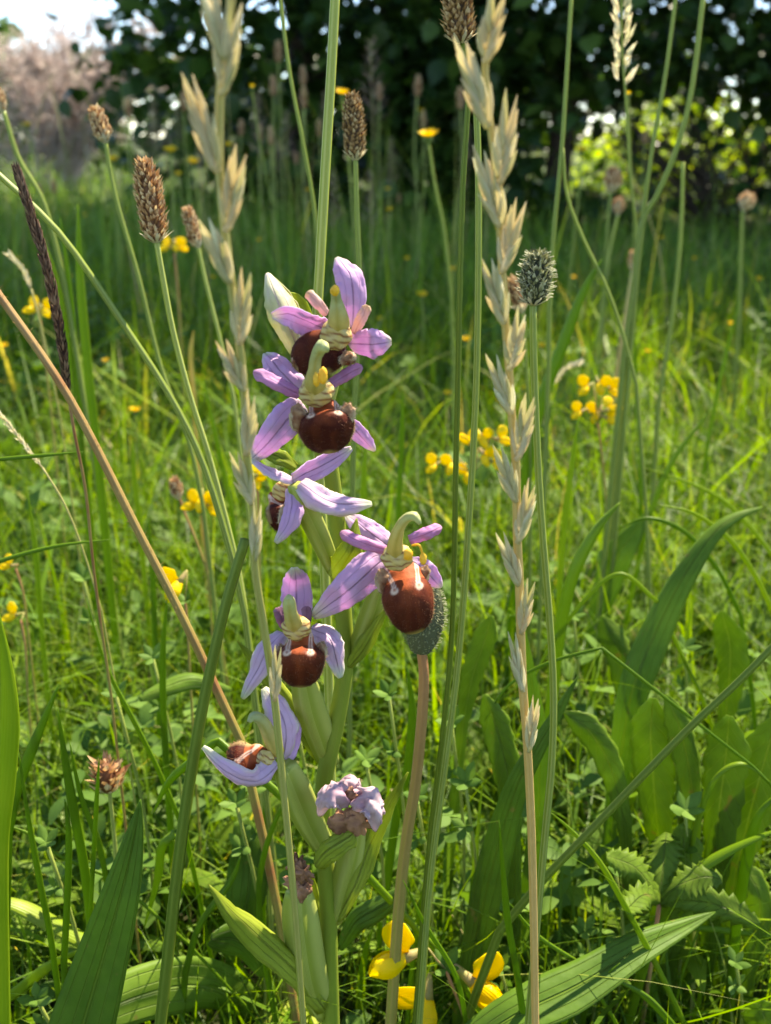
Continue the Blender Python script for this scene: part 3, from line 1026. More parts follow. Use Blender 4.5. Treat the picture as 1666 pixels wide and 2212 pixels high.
stuff(mb.build('seed_spike', M_FOX, fx))

for pts_h, pts_s, Y, mat_, lab, w in [
    ([(25, 555), (50, 585), (68, 625)], [(68, 625), (85, 690), (110, 800), (130, 900)], .5, M_HUSK, 'small straw-coloured drooping grass head by a yellow trefoil', 13),
    ([(0, 895), (40, 945), (92, 1010)], [(92, 1010), (140, 1090), (180, 1190), (220, 1320)], .33, M_HUSK, 'pale thin grass head leaning under the brown hairy stem', 12),
    ([(1248, 785), (1220, 800), (1188, 835)], [(1188, 835), (1160, 880), (1130, 960)], .6, M_HUSK, 'small pale dry grass head tilting behind the plantain stalk', 14)]:
    sl = to_ground(world_line(pts_s, 14, Y))
    g_ = thing('grass_seed_head', (sl[-1].x, sl[-1].y, 0), lab, 'grass head')
    s_ = S(pts_h[0][1], Y)
    MB().tube(sl, s_ * 2.2, 6).build('stem', M_STRAW_GREEN, g_)
    hl = world_line(pts_h, 20, Y)
    mb = MB()
    mb.tube(hl, s_ * 1.5, 5)
    for i in range(90):
        k = rnd.randrange(19)
        ax = (hl[k] - hl[k + 1]).normalized()
        th = rnd.uniform(0, 6.28)
        a = ax.orthogonal().normalized()
        rd = a * math.cos(th) + ax.cross(a) * math.sin(th)
        p0 = hl[k] + rd * s_ * 1.5
        d = (ax + rd * .4).normalized()
        L = s_ * rnd.uniform(12, 20)
        mb.ribbon([p0, p0 + d * L * .5, p0 + d * L], [s_ * 2, s_ * 4.5, s_ * .6], 2, .3, face=rd, t=rnd.random())
    stuff(mb.build('seed_spike', mat_, g_))

# reddish open panicles in the middle distance (template and copies)
pan = thing('fog_grass', (0, 0, 0), 'far pinkish feathery grass panicle on a thin stem', 'grass head', 'feathery panicles in the far meadow')
MB().tube([Vector(p) for p in spline([(0, 0, .46), (.004, 0, .30), (0, .003, .15), (0, 0, 0)], 14)], [.0007] * 7 + [.0012] * 7, 5).build('stem', M_STRAW_GREEN, pan)
mb = MB()
for i in range(40):
    z = .33 + .13 * (i / 40)
    L = .030 * (1 - (i / 40)) + .006
    th = i * 2.4
    d = Vector((math.cos(th), math.sin(th), .55)).normalized()
    p0 = Vector((.002, 0, z))
    mb.tube([p0, p0 + d * L], .0003, 3, t=.5, cap=False)
    for j in range(5):
        q = p0 + d * L * (.4 + .15 * j) + Vector((rnd.uniform(-.002, .002), rnd.uniform(-.002, .002), rnd.uniform(-.001, .003)))
        mb.ribbon([q, q + d * .0025 + Vector((0, 0, .001)), q + d * .005 + Vector((0, 0, .002))], [.0005, .002, .0003], 2, .2, t=rnd.random())
stuff(mb.build('panicle', M_PANICLE, pan))
spots = [(720, 370, 1.5), (800, 370, 1.5), (330, 215, 2.6), (440, 250, 2.4), (470, 230, 2.6), (800, 85, 1.9), (555, 205, 2.1), (330, 240, 2.2), (100, 250, 3.2),
         (55, 330, 2.6), (365, 290, 2.4), (505, 300, 2.5), (180, 250, 3.4), (230, 290, 3.0), (845, 300, 2.2), (380, 230, 3.4), (150, 310, 2.8), (290, 300, 2.6),
         (430, 330, 2.3), (620, 240, 2.4), (700, 200, 2.8), (20, 270, 3.4), (600, 300, 2.9), (250, 200, 3.6), (1230, 420, 2.4), (1010, 270, 2.6)]
for i, (px, py, Y) in enumerate(spots):
    place(pan if i == 0 else copy_tree(pan), px, py, Y, .46)

# oat-like panicle at the top right
oat_line = to_ground(world_line([(1342, -40), (1345, 120), (1352, 210), (1362, 380), (1378, 540), (1366, 700), (1350, 840)], 30, .52))
oat = thing('oat_grass', (oat_line[-1].x, oat_line[-1].y, 0), 'pale oat-like grass head hanging before the dark hedge on a thin stem', 'grass head')
s_ = S(100, .52)
MB().tube(oat_line, rad_list(oat_line, s_ * 2, s_ * 5), 8).build('stem', M_STEM, oat)
for i in range(14):
    py = -10 + i * 14.5
    px = 1343 + (6 if i % 2 else -6)
    p0 = V(px, py, .52)
    d = Vector(((.45 if i % 2 else -.45) * rnd.uniform(.5, 1.4), rnd.uniform(-.3, .3), 1)).normalized()
    mb = MB()
    for j in range(4):
        q = p0 + Vector((0, 0, -s_ * 8)) + d * s_ * 7 * j * .6
        dd = (d + Vector((rnd.uniform(-.3, .3), rnd.uniform(-.3, .3), 0))).normalized()
        L = s_ * rnd.uniform(26, 40)
        mb.ribbon([q, q + dd * L * .35, q + dd * L], [s_ * 3, s_ * 9, s_ * .8], 2, .3, rnd.uniform(-.6, .6), t=rnd.random())
    mb.build('spikelet', M_HUSK, oat)


LAND = [((170, 600), 'brown foxtail spike'), ((290, 400), 'large dry plantain head'), ((60, 985), 'leaning brown stem'), ((380, 1270), 'single yellow trefoil flower'), ((270, 1880), 'big plantain leaf'),
        ((60, 1560), 'broad yellow-green edge blade'), ((420, 1600), 'dark slanting stem'), ((510, 1740), 'leafy sprig below the lowest flower'), ((1160, 600), 'green plantain head'),
        ((1290, 880), 'round trefoil cluster'), ((1030, 970), 'wide trefoil cluster'), ((1500, 1200), 'arching plantain blade'), ((1480, 1620), 'toothed leaf rosette'),
        ((1300, 2080), 'long flat plantain leaf'), ((1110, 1900), 'straw spike foot'), ((930, 2100), 'three foot-level trefoil flowers'), ((650, 2000), 'seed capsule of the orchid'),
        ((910, 1600), 'reddish plantain stalk'), ((800, 1000), 'second orchid flower'), ((1540, 330), 'sunlit hedge gap'), ((100, 2050), 'flat shadow-striped blade'), ((1500, 1950), 'cinquefoil leaf')]


def near_what(px, py):
    return min(LAND, key=lambda q: (q[0][0] - px) ** 2 + (q[0][1] - py) ** 2)[1]


def blade_label(pts, w, t):
    dx, dy = pts[-1][0] - pts[0][0], pts[-1][1] - pts[0][1]
    turn = any((pts[i + 1][1] - pts[i][1]) < -20 for i in range(len(pts) - 1))
    form = 'arching' if turn else 'flat-lying' if abs(dx) > 1.6 * abs(dy) else 'leaning' if abs(dx) > .45 * abs(dy) else 'upright'
    colr = 'orange dry' if t > .95 else 'pale green' if t > .74 else 'bright green' if t > .6 else 'mid-green' if t > .5 else 'dark green'
    size = 'thread-thin' if w < 9.5 else 'narrow' if w < 13 else 'wide' if w < 19 else 'broad'
    m_ = pts[len(pts) // 2]
    return '%s %s %s grass blade beside the %s' % (form, size, colr, near_what(m_[0], m_[1]))


# ================================================================== YELLOW COMPOSITES
def composite(px, py, w, Y, stalk, label, group=None, opened=True, tilt=.15, buds=False):
    c = V(px, py, Y)
    s = S(py, Y)
    pts = [(px, py + w * .3, Y)] + [(p[0], p[1], Y) for p in stalk]
    line = to_ground(world_line(pts, 18))
    root = thing('yellow_hawkbit', (line[-1].x, line[-1].y, 0), label, 'flower', group)
    MB().tube(line, rad_list(line, s * w * .07, s * w * .10), 8, .08).build('stalk', M_STEM, root)
    ax = Vector((rnd.uniform(-tilt, tilt), rnd.uniform(-tilt, tilt) - .22, 1)).normalized()
    a = ax.orthogonal().normalized()
    b = ax.cross(a)
    rr = w * .5 * s
    lo = c - ax * rr * .7
    MB().tube([lo, lo + ax * rr * .25, lo + ax * rr * .7, lo + ax * rr * .95], [rr * .15, rr * .42, rr * .44, rr * .36], 10, .08, 5).build('involucre', M_INVOL, root)
    mb = MB()
    for ringi, (n_, L, up) in enumerate(((22, 1.0, 1.0), (18, .9, 1.6), (12, .7, 3.0)) if opened else ((14, .9, 4.0),)):
        for k in range(n_):
            th = 2 * math.pi * (k + .5 * ringi) / n_ + rnd.uniform(-.08, .08)
            rd = a * math.cos(th) + b * math.sin(th)
            p0 = c - ax * rr * .12 + rd * rr * .2
            l = rr * L * rnd.uniform(.8, 1.1)
            d = (rd + ax * up).normalized()
            p1 = p0 + d * l * .5
            p2 = p0 + d * l + rd * l * .12
            mb.ribbon([p0, p1, p2], [rr * .12, rr * .22, rr * .2], 2, .1, face=ax, t=rnd.random())
    mb.build('ray_florets', M_YELLOW, root)
    return root


for a in [
    (740, 203, 30, 1.0, [(752, 330), (765, 500)], 'yellow composite flower at the tip of the dark brown plantain head'),
    (926, 296, 42, .80, [(940, 400), (960, 500), (975, 640)], 'open yellow composite flower on a grey-green stalk left of the dark stems'),
    (369, 328, 30, 1.4, [(375, 430), (380, 560)], 'flat yellow flower above the small plantain head beside the cream spike'),
    (418, 352, 26, 1.5, [(430, 450), (440, 560)], 'yellow flower close to the left side of the cream spike'),
    (244, 347, 24, 1.6, [(250, 450), (255, 560)], 'yellow flower between the two brown plantain heads'),
    (1256, 326, 26, 1.3, [(1250, 420), (1235, 560)], 'yellow flower before the sunlit hedge gap beside a brown head'),
    (1358, 205, 20, .8, [(1362, 330), (1370, 480)], 'closed yellow bud at the foot of the oat-like head'),
    (545, 190, 20, 1.1, [(560, 300), (590, 450)], 'closed orange-yellow bud among the far grass stems'),
]:
    composite(*a, opened='closed' not in a[5])
for (px, py, w, Y) in [(60, 272, 22, 2.0), (385, 378, 16, 2.0), (665, 412, 14, 2.0), (838, 410, 14, 2.0), (842, 455, 18, 1.6), (910, 240, 14, 2.2),
                       (1075, 495, 14, 1.8), (1170, 748, 16, .9), (1640, 605, 18, 1.5), (1430, 515, 13, 1.8), (495, 315, 20, 1.7), (1190, 640, 12, 1.5),
                       (980, 583, 16, 1.5), (912, 640, 26, 1.2), (10, 748, 18, 1.0), (1008, 735, 22, .95), (970, 852, 20, .9), (292, 888, 24, .75), (150, 600, 14, 1.4), (310, 640, 14, 1.3), (560, 520, 13, 1.6), (880, 560, 13, 1.6), (1100, 570, 13, 1.6), (1240, 600, 12, 1.7),
                       (1500, 560, 12, 1.7), (1580, 700, 14, 1.2), (40, 560, 14, 1.6), (460, 600, 13, 1.5), (1400, 760, 14, 1.1), (820, 690, 14, 1.2), (230, 780, 16, 1.0), (1130, 840, 16, .9)]:
    composite(px, py, w, Y, [(px + rnd.uniform(-4, 10), py + 60), (px + rnd.uniform(-8, 18), py + 130)], 'small far yellow flower dotted in the meadow grass',
              'yellow flowers dotted through the meadow')


# ================================================================== BIRD'S-FOOT TREFOIL
def trefoil_flower(parent, px, py, Y, ang, size, turn=0.0):
    """ang: picture direction from calyx to keel tip, degrees (0 = right, -90 = down); size: flower length px"""
    s = S(py, Y) * size
    c = V(px, py, Y)
    right, up, out = Vector((1, 0, 0)), Vector((0, SP, CP)), Vector((0, -CP, SP))
    a = R(ang)
    f = (right * math.cos(a) + up * math.sin(a) + out * .35 + right * turn * .3).normalized()
    u = (up * math.cos(a) - right * math.sin(a))
    if u.z < 0:
        u = -u
    u = (u + Vector((0, 0, .35)) + out * .15).normalized()
    u = (u - f * u.dot(f)).normalized()
    w = f.cross(u)
    # keel and wings: swollen boat
    M = Matrix((f, w, u)).transposed()
    mb = MB()
    mb.blob(c + f * s * .22, s * .36, s * .16, s * .20, .12, 14, 9, rnd.random() * 9, 1.5, rot=M)
    for sg in (-1, 1):
        pts = [c - f * s * .10 + w * sg * s * .06, c + f * s * .2 + w * sg * s * .18, c + f * s * .45 + w * sg * s * .15, c + f * s * .64 + w * sg * s * .04 - u * s * .04]
        mb.ribbon([Vector(p) for p in spline(pts, 8)], [s * .10, s * .26, s * .36, s * .40, s * .38, s * .32, s * .22, s * .05], 4, .18, face=w * sg)
    fl = mb.build('flower', M_TREFOIL_KEEL, parent)
    # standard petal: two rounded halves, folded back
    mb = MB()
    pts = [c - f * s * .12 + u * s * .02, c - f * s * .02 + u * s * .22, c - f * s * .02 + u * s * .46, c - f * s * .12 + u * s * .70]
    prof = [.12, .26, .50, .72, .84, .86, .78, .58, .30]
    mb.ribbon([Vector(p) for p in spline(pts, 9)], [s * .74 * q for q in prof], 6, -.16, face=(f * .5 + out * .9).normalized(), wave=.08, seed=rnd.random() * 9, fold=-.15)
    mb.build('standard_petal', M_TREFOIL, fl, .00025)
    mb = MB()
    mb.tube([c - f * s * .52, c - f * s * .44, c - f * s * .22, c - f * s * .05], [s * .025, s * .055, s * .085, s * .115], 10, .1, 5)
    mb.build('calyx', M_CALYX, fl)
    return c - f * s * .52


def leaf_sprig(parent, p, d, size, n=5, name='leaflet'):
    d = Vector(d).normalized()
    a = d.orthogonal().normalized()
    b = d.cross(a)
    for k in range(n):
        th = 2 * math.pi * k / n + rnd.uniform(-.2, .2)
        rd = a * math.cos(th) + b * math.sin(th)
        dd = (d * rnd.uniform(.3, .9) + rd).normalized()
        L = size * rnd.uniform(.8, 1.2)
        pts = [p + dd * L * t + d * L * .12 * t * t for t in np.linspace(0, 1, 7)]
        MB().ribbon(pts, [L * q for q in (.06, .28, .46, .54, .48, .30, .04)], 4, .12, face=d, wave=.05, seed=rnd.random() * 9,
                    t=rnd.uniform(.45, .9)).build(name, M_CLOVER, parent)


def trefoil(flowers, hub, stalk, Y, label, size=60, sw=6, leaf=14):
    pts = [(hub[0], hub[1], Y)] + [(p[0], p[1], Y) for p in stalk]
    line = to_ground(world_line(pts, 18))
    root = thing('birds_foot_trefoil', (line[-1].x, line[-1].y, 0), label, 'flower')
    s = S(hub[1], Y)
    MB().tube(line, s * sw * .5, 7).build('stem', M_STEM_RED, root)
    H = line[0]
    for (px, py, ang) in flowers:
        e = trefoil_flower(root, px, py, Y + rnd.uniform(-.004, .004), ang, size * rnd.uniform(.92, 1.08), rnd.uniform(-1, 1))
        MB().tube([e, (e + H) / 2 + Vector((0, 0, -.0005)), H], s * sw * .3, 6).build('flower_stalk', M_CALYX, root)
    if leaf:
        leaf_sprig(root, H, (0, -.3, 1), leaf * s * 2.0, 4)
    return root


trefoil([(868, 2072, 200), (922, 2165, -100), (1028, 2128, -48)], (962, 2092), [(1000, 2190), (1020, 2260)], .262, 'three large yellow trefoil flowers at the foot of the orchid', 118, 7, 24)
trefoil([(385, 1262, -115)], (400, 1300), [(405, 1350), (410, 1450)], .36, 'single large yellow trefoil flower beside the leaning brown stem', 70, 6, 10)
trefoil([(420, 1090, 200), (435, 1078, -80), (455, 1095, -30)], (437, 1112), [(442, 1160), (450, 1250)], .45, 'yellow trefoil flowers on the left behind the cream spike', 50, 5, 10)
trefoil([(75, 668, 190), (94, 668, -60)], (86, 690), [(95, 750), (105, 840)], .62, 'pair of yellow trefoil flowers beside the brown foxtail', 40, 5, 8)
trefoil([(1268, 838, 210), (1293, 830, -80), (1320, 842, -40), (1252, 892, 215), (1292, 892, -110), (1315, 905, -30), (1318, 885, 10)], (1292, 912), [(1300, 980), (1310, 1080)], .52,
        'round yellow trefoil cluster right of the green plantain stalk', 41, 5, 12)
trefoil([(940, 1006, 215), (978, 1003, -100), (1012, 955, 150), (1040, 945, -80), (1082, 950, -20), (1045, 985, -60), (1068, 1000, -30), (1015, 1020, -100)], (1020, 1020),
        [(1015, 1080), (1005, 1180)], .48, 'wide yellow trefoil cluster behind the two dark green stems', 44, 5, 12)
trefoil([(552, 1038, -60), (560, 1025, 20)], (556, 1050), [(558, 1110), (560, 1200)], .42, 'yellow trefoil half hidden behind the cream spike', 40, 5, 0)
trefoil([(362, 535, 200), (378, 528, -60), (390, 535, -20)], (377, 548), [(385, 640), (392, 760)], .85, 'small yellow trefoil cluster beside the large dry plantain head', 32, 4, 0)
trefoil([(20, 1222, 190)], (34, 1228), [(50, 1280), (60, 1360)], .42, 'orange-yellow trefoil bud by the left grass blades', 34, 5, 0)
trefoil([(30, 1330, 200)], (45, 1340), [(55, 1400), (60, 1500)], .40, 'faded orange trefoil flower low among the left grass', 40, 5, 0)


def sprig(px, py, Y, size, label):
    top = V(px, py, Y)
    root = thing('trefoil_sprig', (top.x + .004, top.y + .01, 0), label, 'plant', 'leafy trefoil sprigs in the near grass')
    base = Vector((top.x + .004, top.y + .01, -.003))
    ln = [Vector(q) for q in spline([top, top * .6 + base * .4 + Vector((.004, 0, 0)), base], 8)]
    MB().tube(ln, .0006, 6).build('stem', M_STEM, root)
    s = S(py, Y)
    leaf_sprig(root, top, (rnd.uniform(-.3, .3), -.5, 1), size * s, 5)
    q = top * .86 + base * .14
    leaf_sprig(root, q, (rnd.uniform(-.5, .5), -.7, .8), size * s * .9, 4)
    return root


for (px, py, Y, sz) in [(510, 1735, .285, 42), (545, 1705, .29, 36), (1005, 1690, .29, 40), (1480, 1750, .30, 46), (1265, 2010, .285, 34), (975, 1560, .31, 40), (840, 1500, .30, 34),
                        (900, 1720, .29, 36), (250, 1500, .32, 34), (330, 1420, .34, 34), (100, 1820, .27, 34), (1080, 2090, .27, 30), (1330, 1880, .29, 34), (640, 1560, .31, 32),
                        (80, 2160, .255, 40), (1590, 2080, .275, 34), (1240, 1330, .40, 34), (1480, 1400, .38, 36), (180, 1250, .42, 32), (790, 1640, .3, 34)]:
    sprig(px, py, Y, sz, 'leafy trefoil sprig with oval leaflets beside the ' + near_what(px, py))


# ================================================================== HERO GRASS BLADES AND BROAD LEAVES
def blade(pts, wpx, Y, t, label, group=None, cup=.18, twist=0.0, mat=None, name='tall_grass', tip='start', ground_it=True, face=None):
    """pts run from the tip to the foot"""
    line = world_line(pts, 22, Y)
    n0 = len(line)
    if ground_it:
        line = to_ground(line)
    s = S(pts[len(pts) // 2][1], Y if len(pts[0]) < 3 else pts[0][2])
    m = len(line)
    w = []
    for i in range(m):
        f = i / (n0 - 1)
        w.append(wpx * s * min(1, .06 + (f * 2.2) ** .75 if f < .45 else 1) * (1 if i < n0 else max(.4, 1 - .12 * (i - n0))))
    mb = MB().ribbon(line, w, 4, cup, twist, face, t=t)
    o = mb.build(name, mat or M_GRASS, None, .00012)
    return tag(o, label, 'grass blade', group)


GB = 'slender green grass blades standing in the near meadow'
GL = 'slender green grass blade standing out in the near meadow'
for pts, w, Y, t, tw in [
    ([(168, 440), (172, 600), (190, 800), (208, 960)], 20, .48, .7, .3), ([(130, 470), (150, 620), (165, 800), (175, 950)], 14, .5, .65, .5),
    ([(75, 470), (120, 600), (150, 760), (170, 900)], 12, .5, .7, .3),
    ([(182, 976), (90, 984), (0, 992), (-60, 1000)], 9, .3, .55, .2), ([(245, 1165), (120, 1180), (0, 1212), (-60, 1240)], 9, .3, .6, .2),
    ([(128, 1478), (80, 1590), (38, 1700), (15, 1800)], 24, .26, .55, .3), ([(125, 1530), (140, 1640), (160, 1760), (182, 1880), (200, 2040)], 22, .27, .58, .4),
    ([(362, 1290), (352, 1400), (352, 1520), (358, 1640)], 15, .33, .55, .3), ([(185, 1290), (230, 1440), (290, 1560), (340, 1660), (400, 1800)], 11, .3, .65, .3),
    ([(140, 1725), (148, 1800), (146, 1920), (138, 2080)], 15, .25, .5, .3), ([(40, 1620), (60, 1760), (85, 1900), (110, 2030), (130, 2180)], 14, .255, .55, .3),
    ([(150, 1600), (175, 1720), (215, 1830), (240, 1960)], 12, .27, .65, .2), ([(215, 1630), (207, 1760), (195, 1980)], 10, .26, .62, .2),
    ([(0, 1780), (60, 1800), (130, 1850), (250, 1900)], 7, .28, .6, .2), ([(418, 715), (412, 770), (418, 850)], 10, .6, .97, .2),
    ([(1300, 560), (1255, 640), (1205, 770), (1165, 880), (1140, 1000)], 26, .5, .62, .3), ([(1078, 1770), (1086, 1880), (1096, 1990), (1117, 2110), (1134, 2230)], 18, .245, .45, .6),
    ([(1190, 1755), (1240, 1800), (1300, 1870), (1377, 2008), (1430, 2110), (1486, 2230)], 13, .262, .75, .3), ([(1700, 1700), (1640, 1760), (1612, 1860), (1590, 2000), (1580, 2120)], 24, .29, .6, .3),
    ([(1700, 1785), (1600, 1825), (1520, 1870), (1455, 1930), (1410, 2010)], 26, .285, .68, .5), ([(1666, 1690), (1600, 1650), (1540, 1690), (1500, 1800)], 12, .3, .75, .3),
    ([(1340, 1085), (1290, 1140), (1245, 1220), (1218, 1310), (1200, 1420)], 30, .36, .72, .5), ([(1130, 1560), (1170, 1430), (1260, 1300), (1340, 1240), (1420, 1300)], 9, .36, .78, .2),
    ([(1420, 1090), (1500, 1110), (1580, 1170), (1640, 1260), (1680, 1350)], 11, .38, .82, .3), ([(1330, 1145), (1400, 1120), (1480, 1150), (1550, 1230), (1600, 1330)], 10, .4, .5, .3),
    ([(1390, 1010), (1480, 1040), (1560, 1080), (1630, 1150), (1690, 1230)], 9, .5, .82, .2), ([(870, 840), (868, 950), (862, 1060)], 12, .5, .6, .3),
    ([(790, 960), (785, 1060), (788, 1180)], 16, .45, .75, .5), ([(1045, 1560), (1100, 1480), (1190, 1430), (1300, 1400)], 7, .3, .5, .2),
    ([(1100, 1950), (1160, 2020), (1250, 2080)], 9, .26, .6, .2), ([(1380, 1990), (1450, 2000), (1560, 2010), (1700, 2025)], 14, .3, .65, .2),
    ([(1315, 2110), (1390, 2150), (1450, 2212), (1500, 2280)], 16, .255, .5, .3), ([(1340, 2080), (1260, 2150), (1200, 2240)], 10, .255, .6, .3),
    ([(520, 1850), (500, 1900), (430, 2000), (400, 2100)], 16, .275, .45, .5), ([(650, 1700), (600, 1760), (560, 1900), (570, 2060), (600, 2230)], 14, .275, .5, .4),
    ([(870, 1900), (920, 2000), (985, 2110), (1010, 2230)], 11, .25, .6, .3), ([(880, 1440), (890, 1540), (880, 1660), (862, 1720)], 20, .31, .5, .3),
    ([(960, 1480), (955, 1620), (945, 1790), (900, 2000)], 13, .28, .55, .3), ([(600, 1480), (580, 1640), (570, 1800)], 10, .3, .6, .2),
    ([(60, 1060), (75, 1180), (85, 1300), (95, 1420)], 12, .42, .75, .3), ([(285, 950), (290, 1030), (300, 1120)], 12, .5, .8, .3),
    ([(320, 1120), (330, 1250), (335, 1400)], 13, .4, .55, .3), ([(440, 820), (470, 960), (500, 1100)], 10, .5, .7, .3), ([(1540, 880), (1450, 1000), (1400, 1120)], 12, .5, .72, .3),
    ([(1370, 700), (1375, 850), (1385, 980)], 10, .6, .55, .3), ([(1600, 640), (1560, 800), (1530, 950)], 9, .7, .7, .3), ([(1250, 900), (1230, 1040), (1215, 1180)], 14, .45, .8, .4)]:
    blade(pts, w, Y, t, blade_label(pts, w, t), GB, .2, tw)
blade([(-10, 1300), (14, 1450), (18, 1560), (8, 1700), (-6, 1850), (0, 2230)], 46, .215, .78, 'broad yellow-green grass blade at the edge beside the big plantain leaf', None, .25, .3)
blade([(-60, 1935), (0, 1945), (60, 1965), (140, 2010), (205, 2045), (250, 2080)], 42, .275, .84, 'broad flat pale blade striped with shadows behind the big plantain leaf', None, .1, -.6, ground_it=False)
blade([(180, 2050), (110, 2085), (40, 2140), (-30, 2190)], 26, .26, .82, 'pale bent blade behind the big plantain leaf near the ground', None, .1, -.5)
blade([(310, 2010), (340, 1900), (350, 1830), (378, 1800)], 20, .285, .7, 'short pale blade lying behind the dark slanting stem', None, .1, -.3, ground_it=False)
blade([(330, 1760), (365, 1690), (420, 1640), (470, 1600)], 18, .27, .66, 'pale hairy curved blade behind the tip of the big plantain leaf', None, .2, .2)


def leafw(kind, n):
    out = []
    for i in range(n):
        f = i / (n - 1)       # 0 = tip, 1 = foot
        if kind == 'lance':
            w = min(1, (f * 1.55) ** .8) * (1 if f < .7 else 1 - (f - .7) * .9)
        elif kind == 'taper':
            w = f ** .85
        elif kind == 'strap':
            w = min(1, (.12 + f * 4) ** .9) * (1 if f < .6 else 1 - (f - .6) * 1.1)
        else:
            w = math.sin(math.pi * min(1, .06 + .9 * f)) ** .7
        out.append(max(.02, w))
    return out


def broad(parent, pts, wpx, Y, mat, kind='lance', cup=.12, twist=0.0, wave=.10, teeth=0.0, name='leaf', ground_it=True, face=None, nu=10, fold=0.0):
    line = world_line(pts, 26, Y)
    s = S(pts[len(pts) // 2][1], Y if len(pts[0]) < 3 else pts[len(pts) // 2][2])
    w = [wpx * s * q for q in leafw(kind, 26)]
    if ground_it:
        l2 = to_ground(line)
        w += [w[-1] * (1 - .15 * k) for k in range(1, len(l2) - 25)]
        line = l2
    return MB().ribbon(line, w, nu, cup, twist, face, wave, teeth=teeth, tn=8.3, seed=rnd.random() * 20, fold=fold).build(name, mat, parent, .0003)


def plant(name, Yxy, label, cat='plant', group=None):
    return thing(name, (Yxy[0], Yxy[1], 0), label, cat, group)


pl = plant('plantain_plant', (-.075, .235), 'big dark green plantain leaf rising from the lower corner')
broad(pl, [(304, 1727, .235), (288, 1820, .233), (262, 1930, .231), (222, 2070, .229), (175, 2230, .227)], 150, .23, M_PLANTAIN, 'taper', .10, .15, .05, fold=.12)
pl = plant('plantain_plant', (-.03, .30), 'broad pale-veined plantain leaf lying low under the slanting stem')
broad(pl, [(572, 2205, .30), (480, 2140, .285), (380, 2130, .275), (250, 2170, .262), (170, 2240, .255)], 125, .27, M_PLANTAIN_LT, 'oval', .1, -.35, .12, ground_it=False)
pl = plant('plantain_plant', (.02, .26), 'long flat plantain leaf pointing across the lower grass with a tiny pale scar')
broad(pl, [(1546, 1970, .275), (1470, 2005, .27), (1377, 2050, .262), (1247, 2130, .252), (1110, 2195, .245), (1000, 2270, .242)], 108, .26, M_PLANTAIN, 'lance', .10, .30, .08, fold=.1)
pl = plant('plantain_plant', (.03, .30), 'upright pair of plantain leaves behind the straw spike foot')
broad(pl, [(1250, 1460), (1190, 1565), (1120, 1690), (1075, 1830), (1035, 2000), (1000, 2200)], 74, .285, M_PLANTAIN, 'lance', .12, .3, .08)
broad(pl, [(1130, 1340), (1150, 1480), (1165, 1620), (1160, 1800), (1130, 2000)], 55, .31, M_PLANTAIN_LT, 'lance', .15, .4, .08)
pl = plant('plantain_plant', (.16, .36), 'broad arching plantain blade over the toothed leaves')
broad(pl, [(1648, 1094, .37), (1560, 1135, .365), (1480, 1240, .36), (1410, 1380, .355), (1365, 1500, .35), (1340, 1640, .35)], 74, .36, M_PLANTAIN_LT, 'lance', .16, .25, .06)
pl = plant('plantain_plant', (.14, .55), 'sunlit wide plantain leaf below the round trefoil cluster')
broad(pl, [(1405, 1105, .5), (1370, 1150, .5), (1330, 1210, .5), (1300, 1300, .5)], 70, .5, M_PLANTAIN_LT, 'lance', .1, .3, .08)
pl = plant('plantain_plant', (-.03, .42), 'shaded curved plantain leaf among the grass right of the leaning brown stem')
broad(pl, [(300, 1510, .33), (360, 1485, .335), (420, 1470, .34), (500, 1490, .345)], 40, .34, M_PLANTAIN_LT, 'oval', .2, -.4, .1, ground_it=False)
pl = plant('plantain_plant', (-.04, .30), 'greyish broad leaf low behind the lower orchid stem')
broad(pl, [(520, 1770, .30), (540, 1850, .298), (530, 1950, .295), (500, 2060, .292)], 95, .295, M_PLANTAIN, 'oval', .1, -.3, .12)
broad(pl, [(870, 1925, .27), (820, 1960, .272), (770, 1990, .274), (735, 2050, .276)], 52, .272, M_PLANTAIN, 'oval', .14, .3, .14, ground_it=False)
broad(pl, [(455, 2030, .27), (500, 2030, .275), (540, 2050, .278), (570, 2110, .28)], 78, .275, M_PLANTAIN, 'oval', .14, .4, .14, ground_it=False)

hk = plant('hawkbit_plant', (.13, .34), 'rosette of broad upright toothed leaves beneath the slanting dark stem')
for pts, w, Y, k in [([(1576, 1546), (1568, 1640), (1556, 1760), (1545, 1900)], 92, .31, 1), ([(1411, 1508), (1408, 1600), (1414, 1700), (1425, 1820)], 92, .32, 1),
                     ([(1438, 1500), (1470, 1580), (1490, 1680), (1500, 1800)], 56, .315, 1), ([(1220, 1538), (1275, 1580), (1320, 1660), (1350, 1780)], 58, .31, 1),
                     ([(1047, 1500), (1075, 1580), (1098, 1680), (1110, 1800)], 62, .30, 1), ([(1062, 1330), (1045, 1390), (1020, 1460), (1000, 1560)], 54, .33, 1),
                     ([(1680, 1545), (1650, 1650), (1620, 1760), (1590, 1880)], 95, .315, 1), ([(1470, 1780), (1480, 1860), (1470, 1950), (1450, 2050)], 84, .30, 1),
                     ([(1600, 1860), (1640, 1950), (1620, 2100)], 60, .30, 1), ([(1300, 1330), (1340, 1420), (1360, 1540)], 60, .38, 1),
                     ([(1560, 1320), (1580, 1420), (1570, 1540)], 70, .38, 1), ([(1640, 2160), (1655, 2220), (1640, 2300)], 90, .27, 1)]:
    broad(hk, pts, w, Y, M_HAWKBIT_LEAF, 'strap', .12, rnd.uniform(-.5, .5), .14, .22)
cq = plant('cinquefoil_plant', (.115, .29), 'serrated dark cinquefoil leaf spread behind the long flat plantain leaf')
hub = V(1425, 1950, .282)
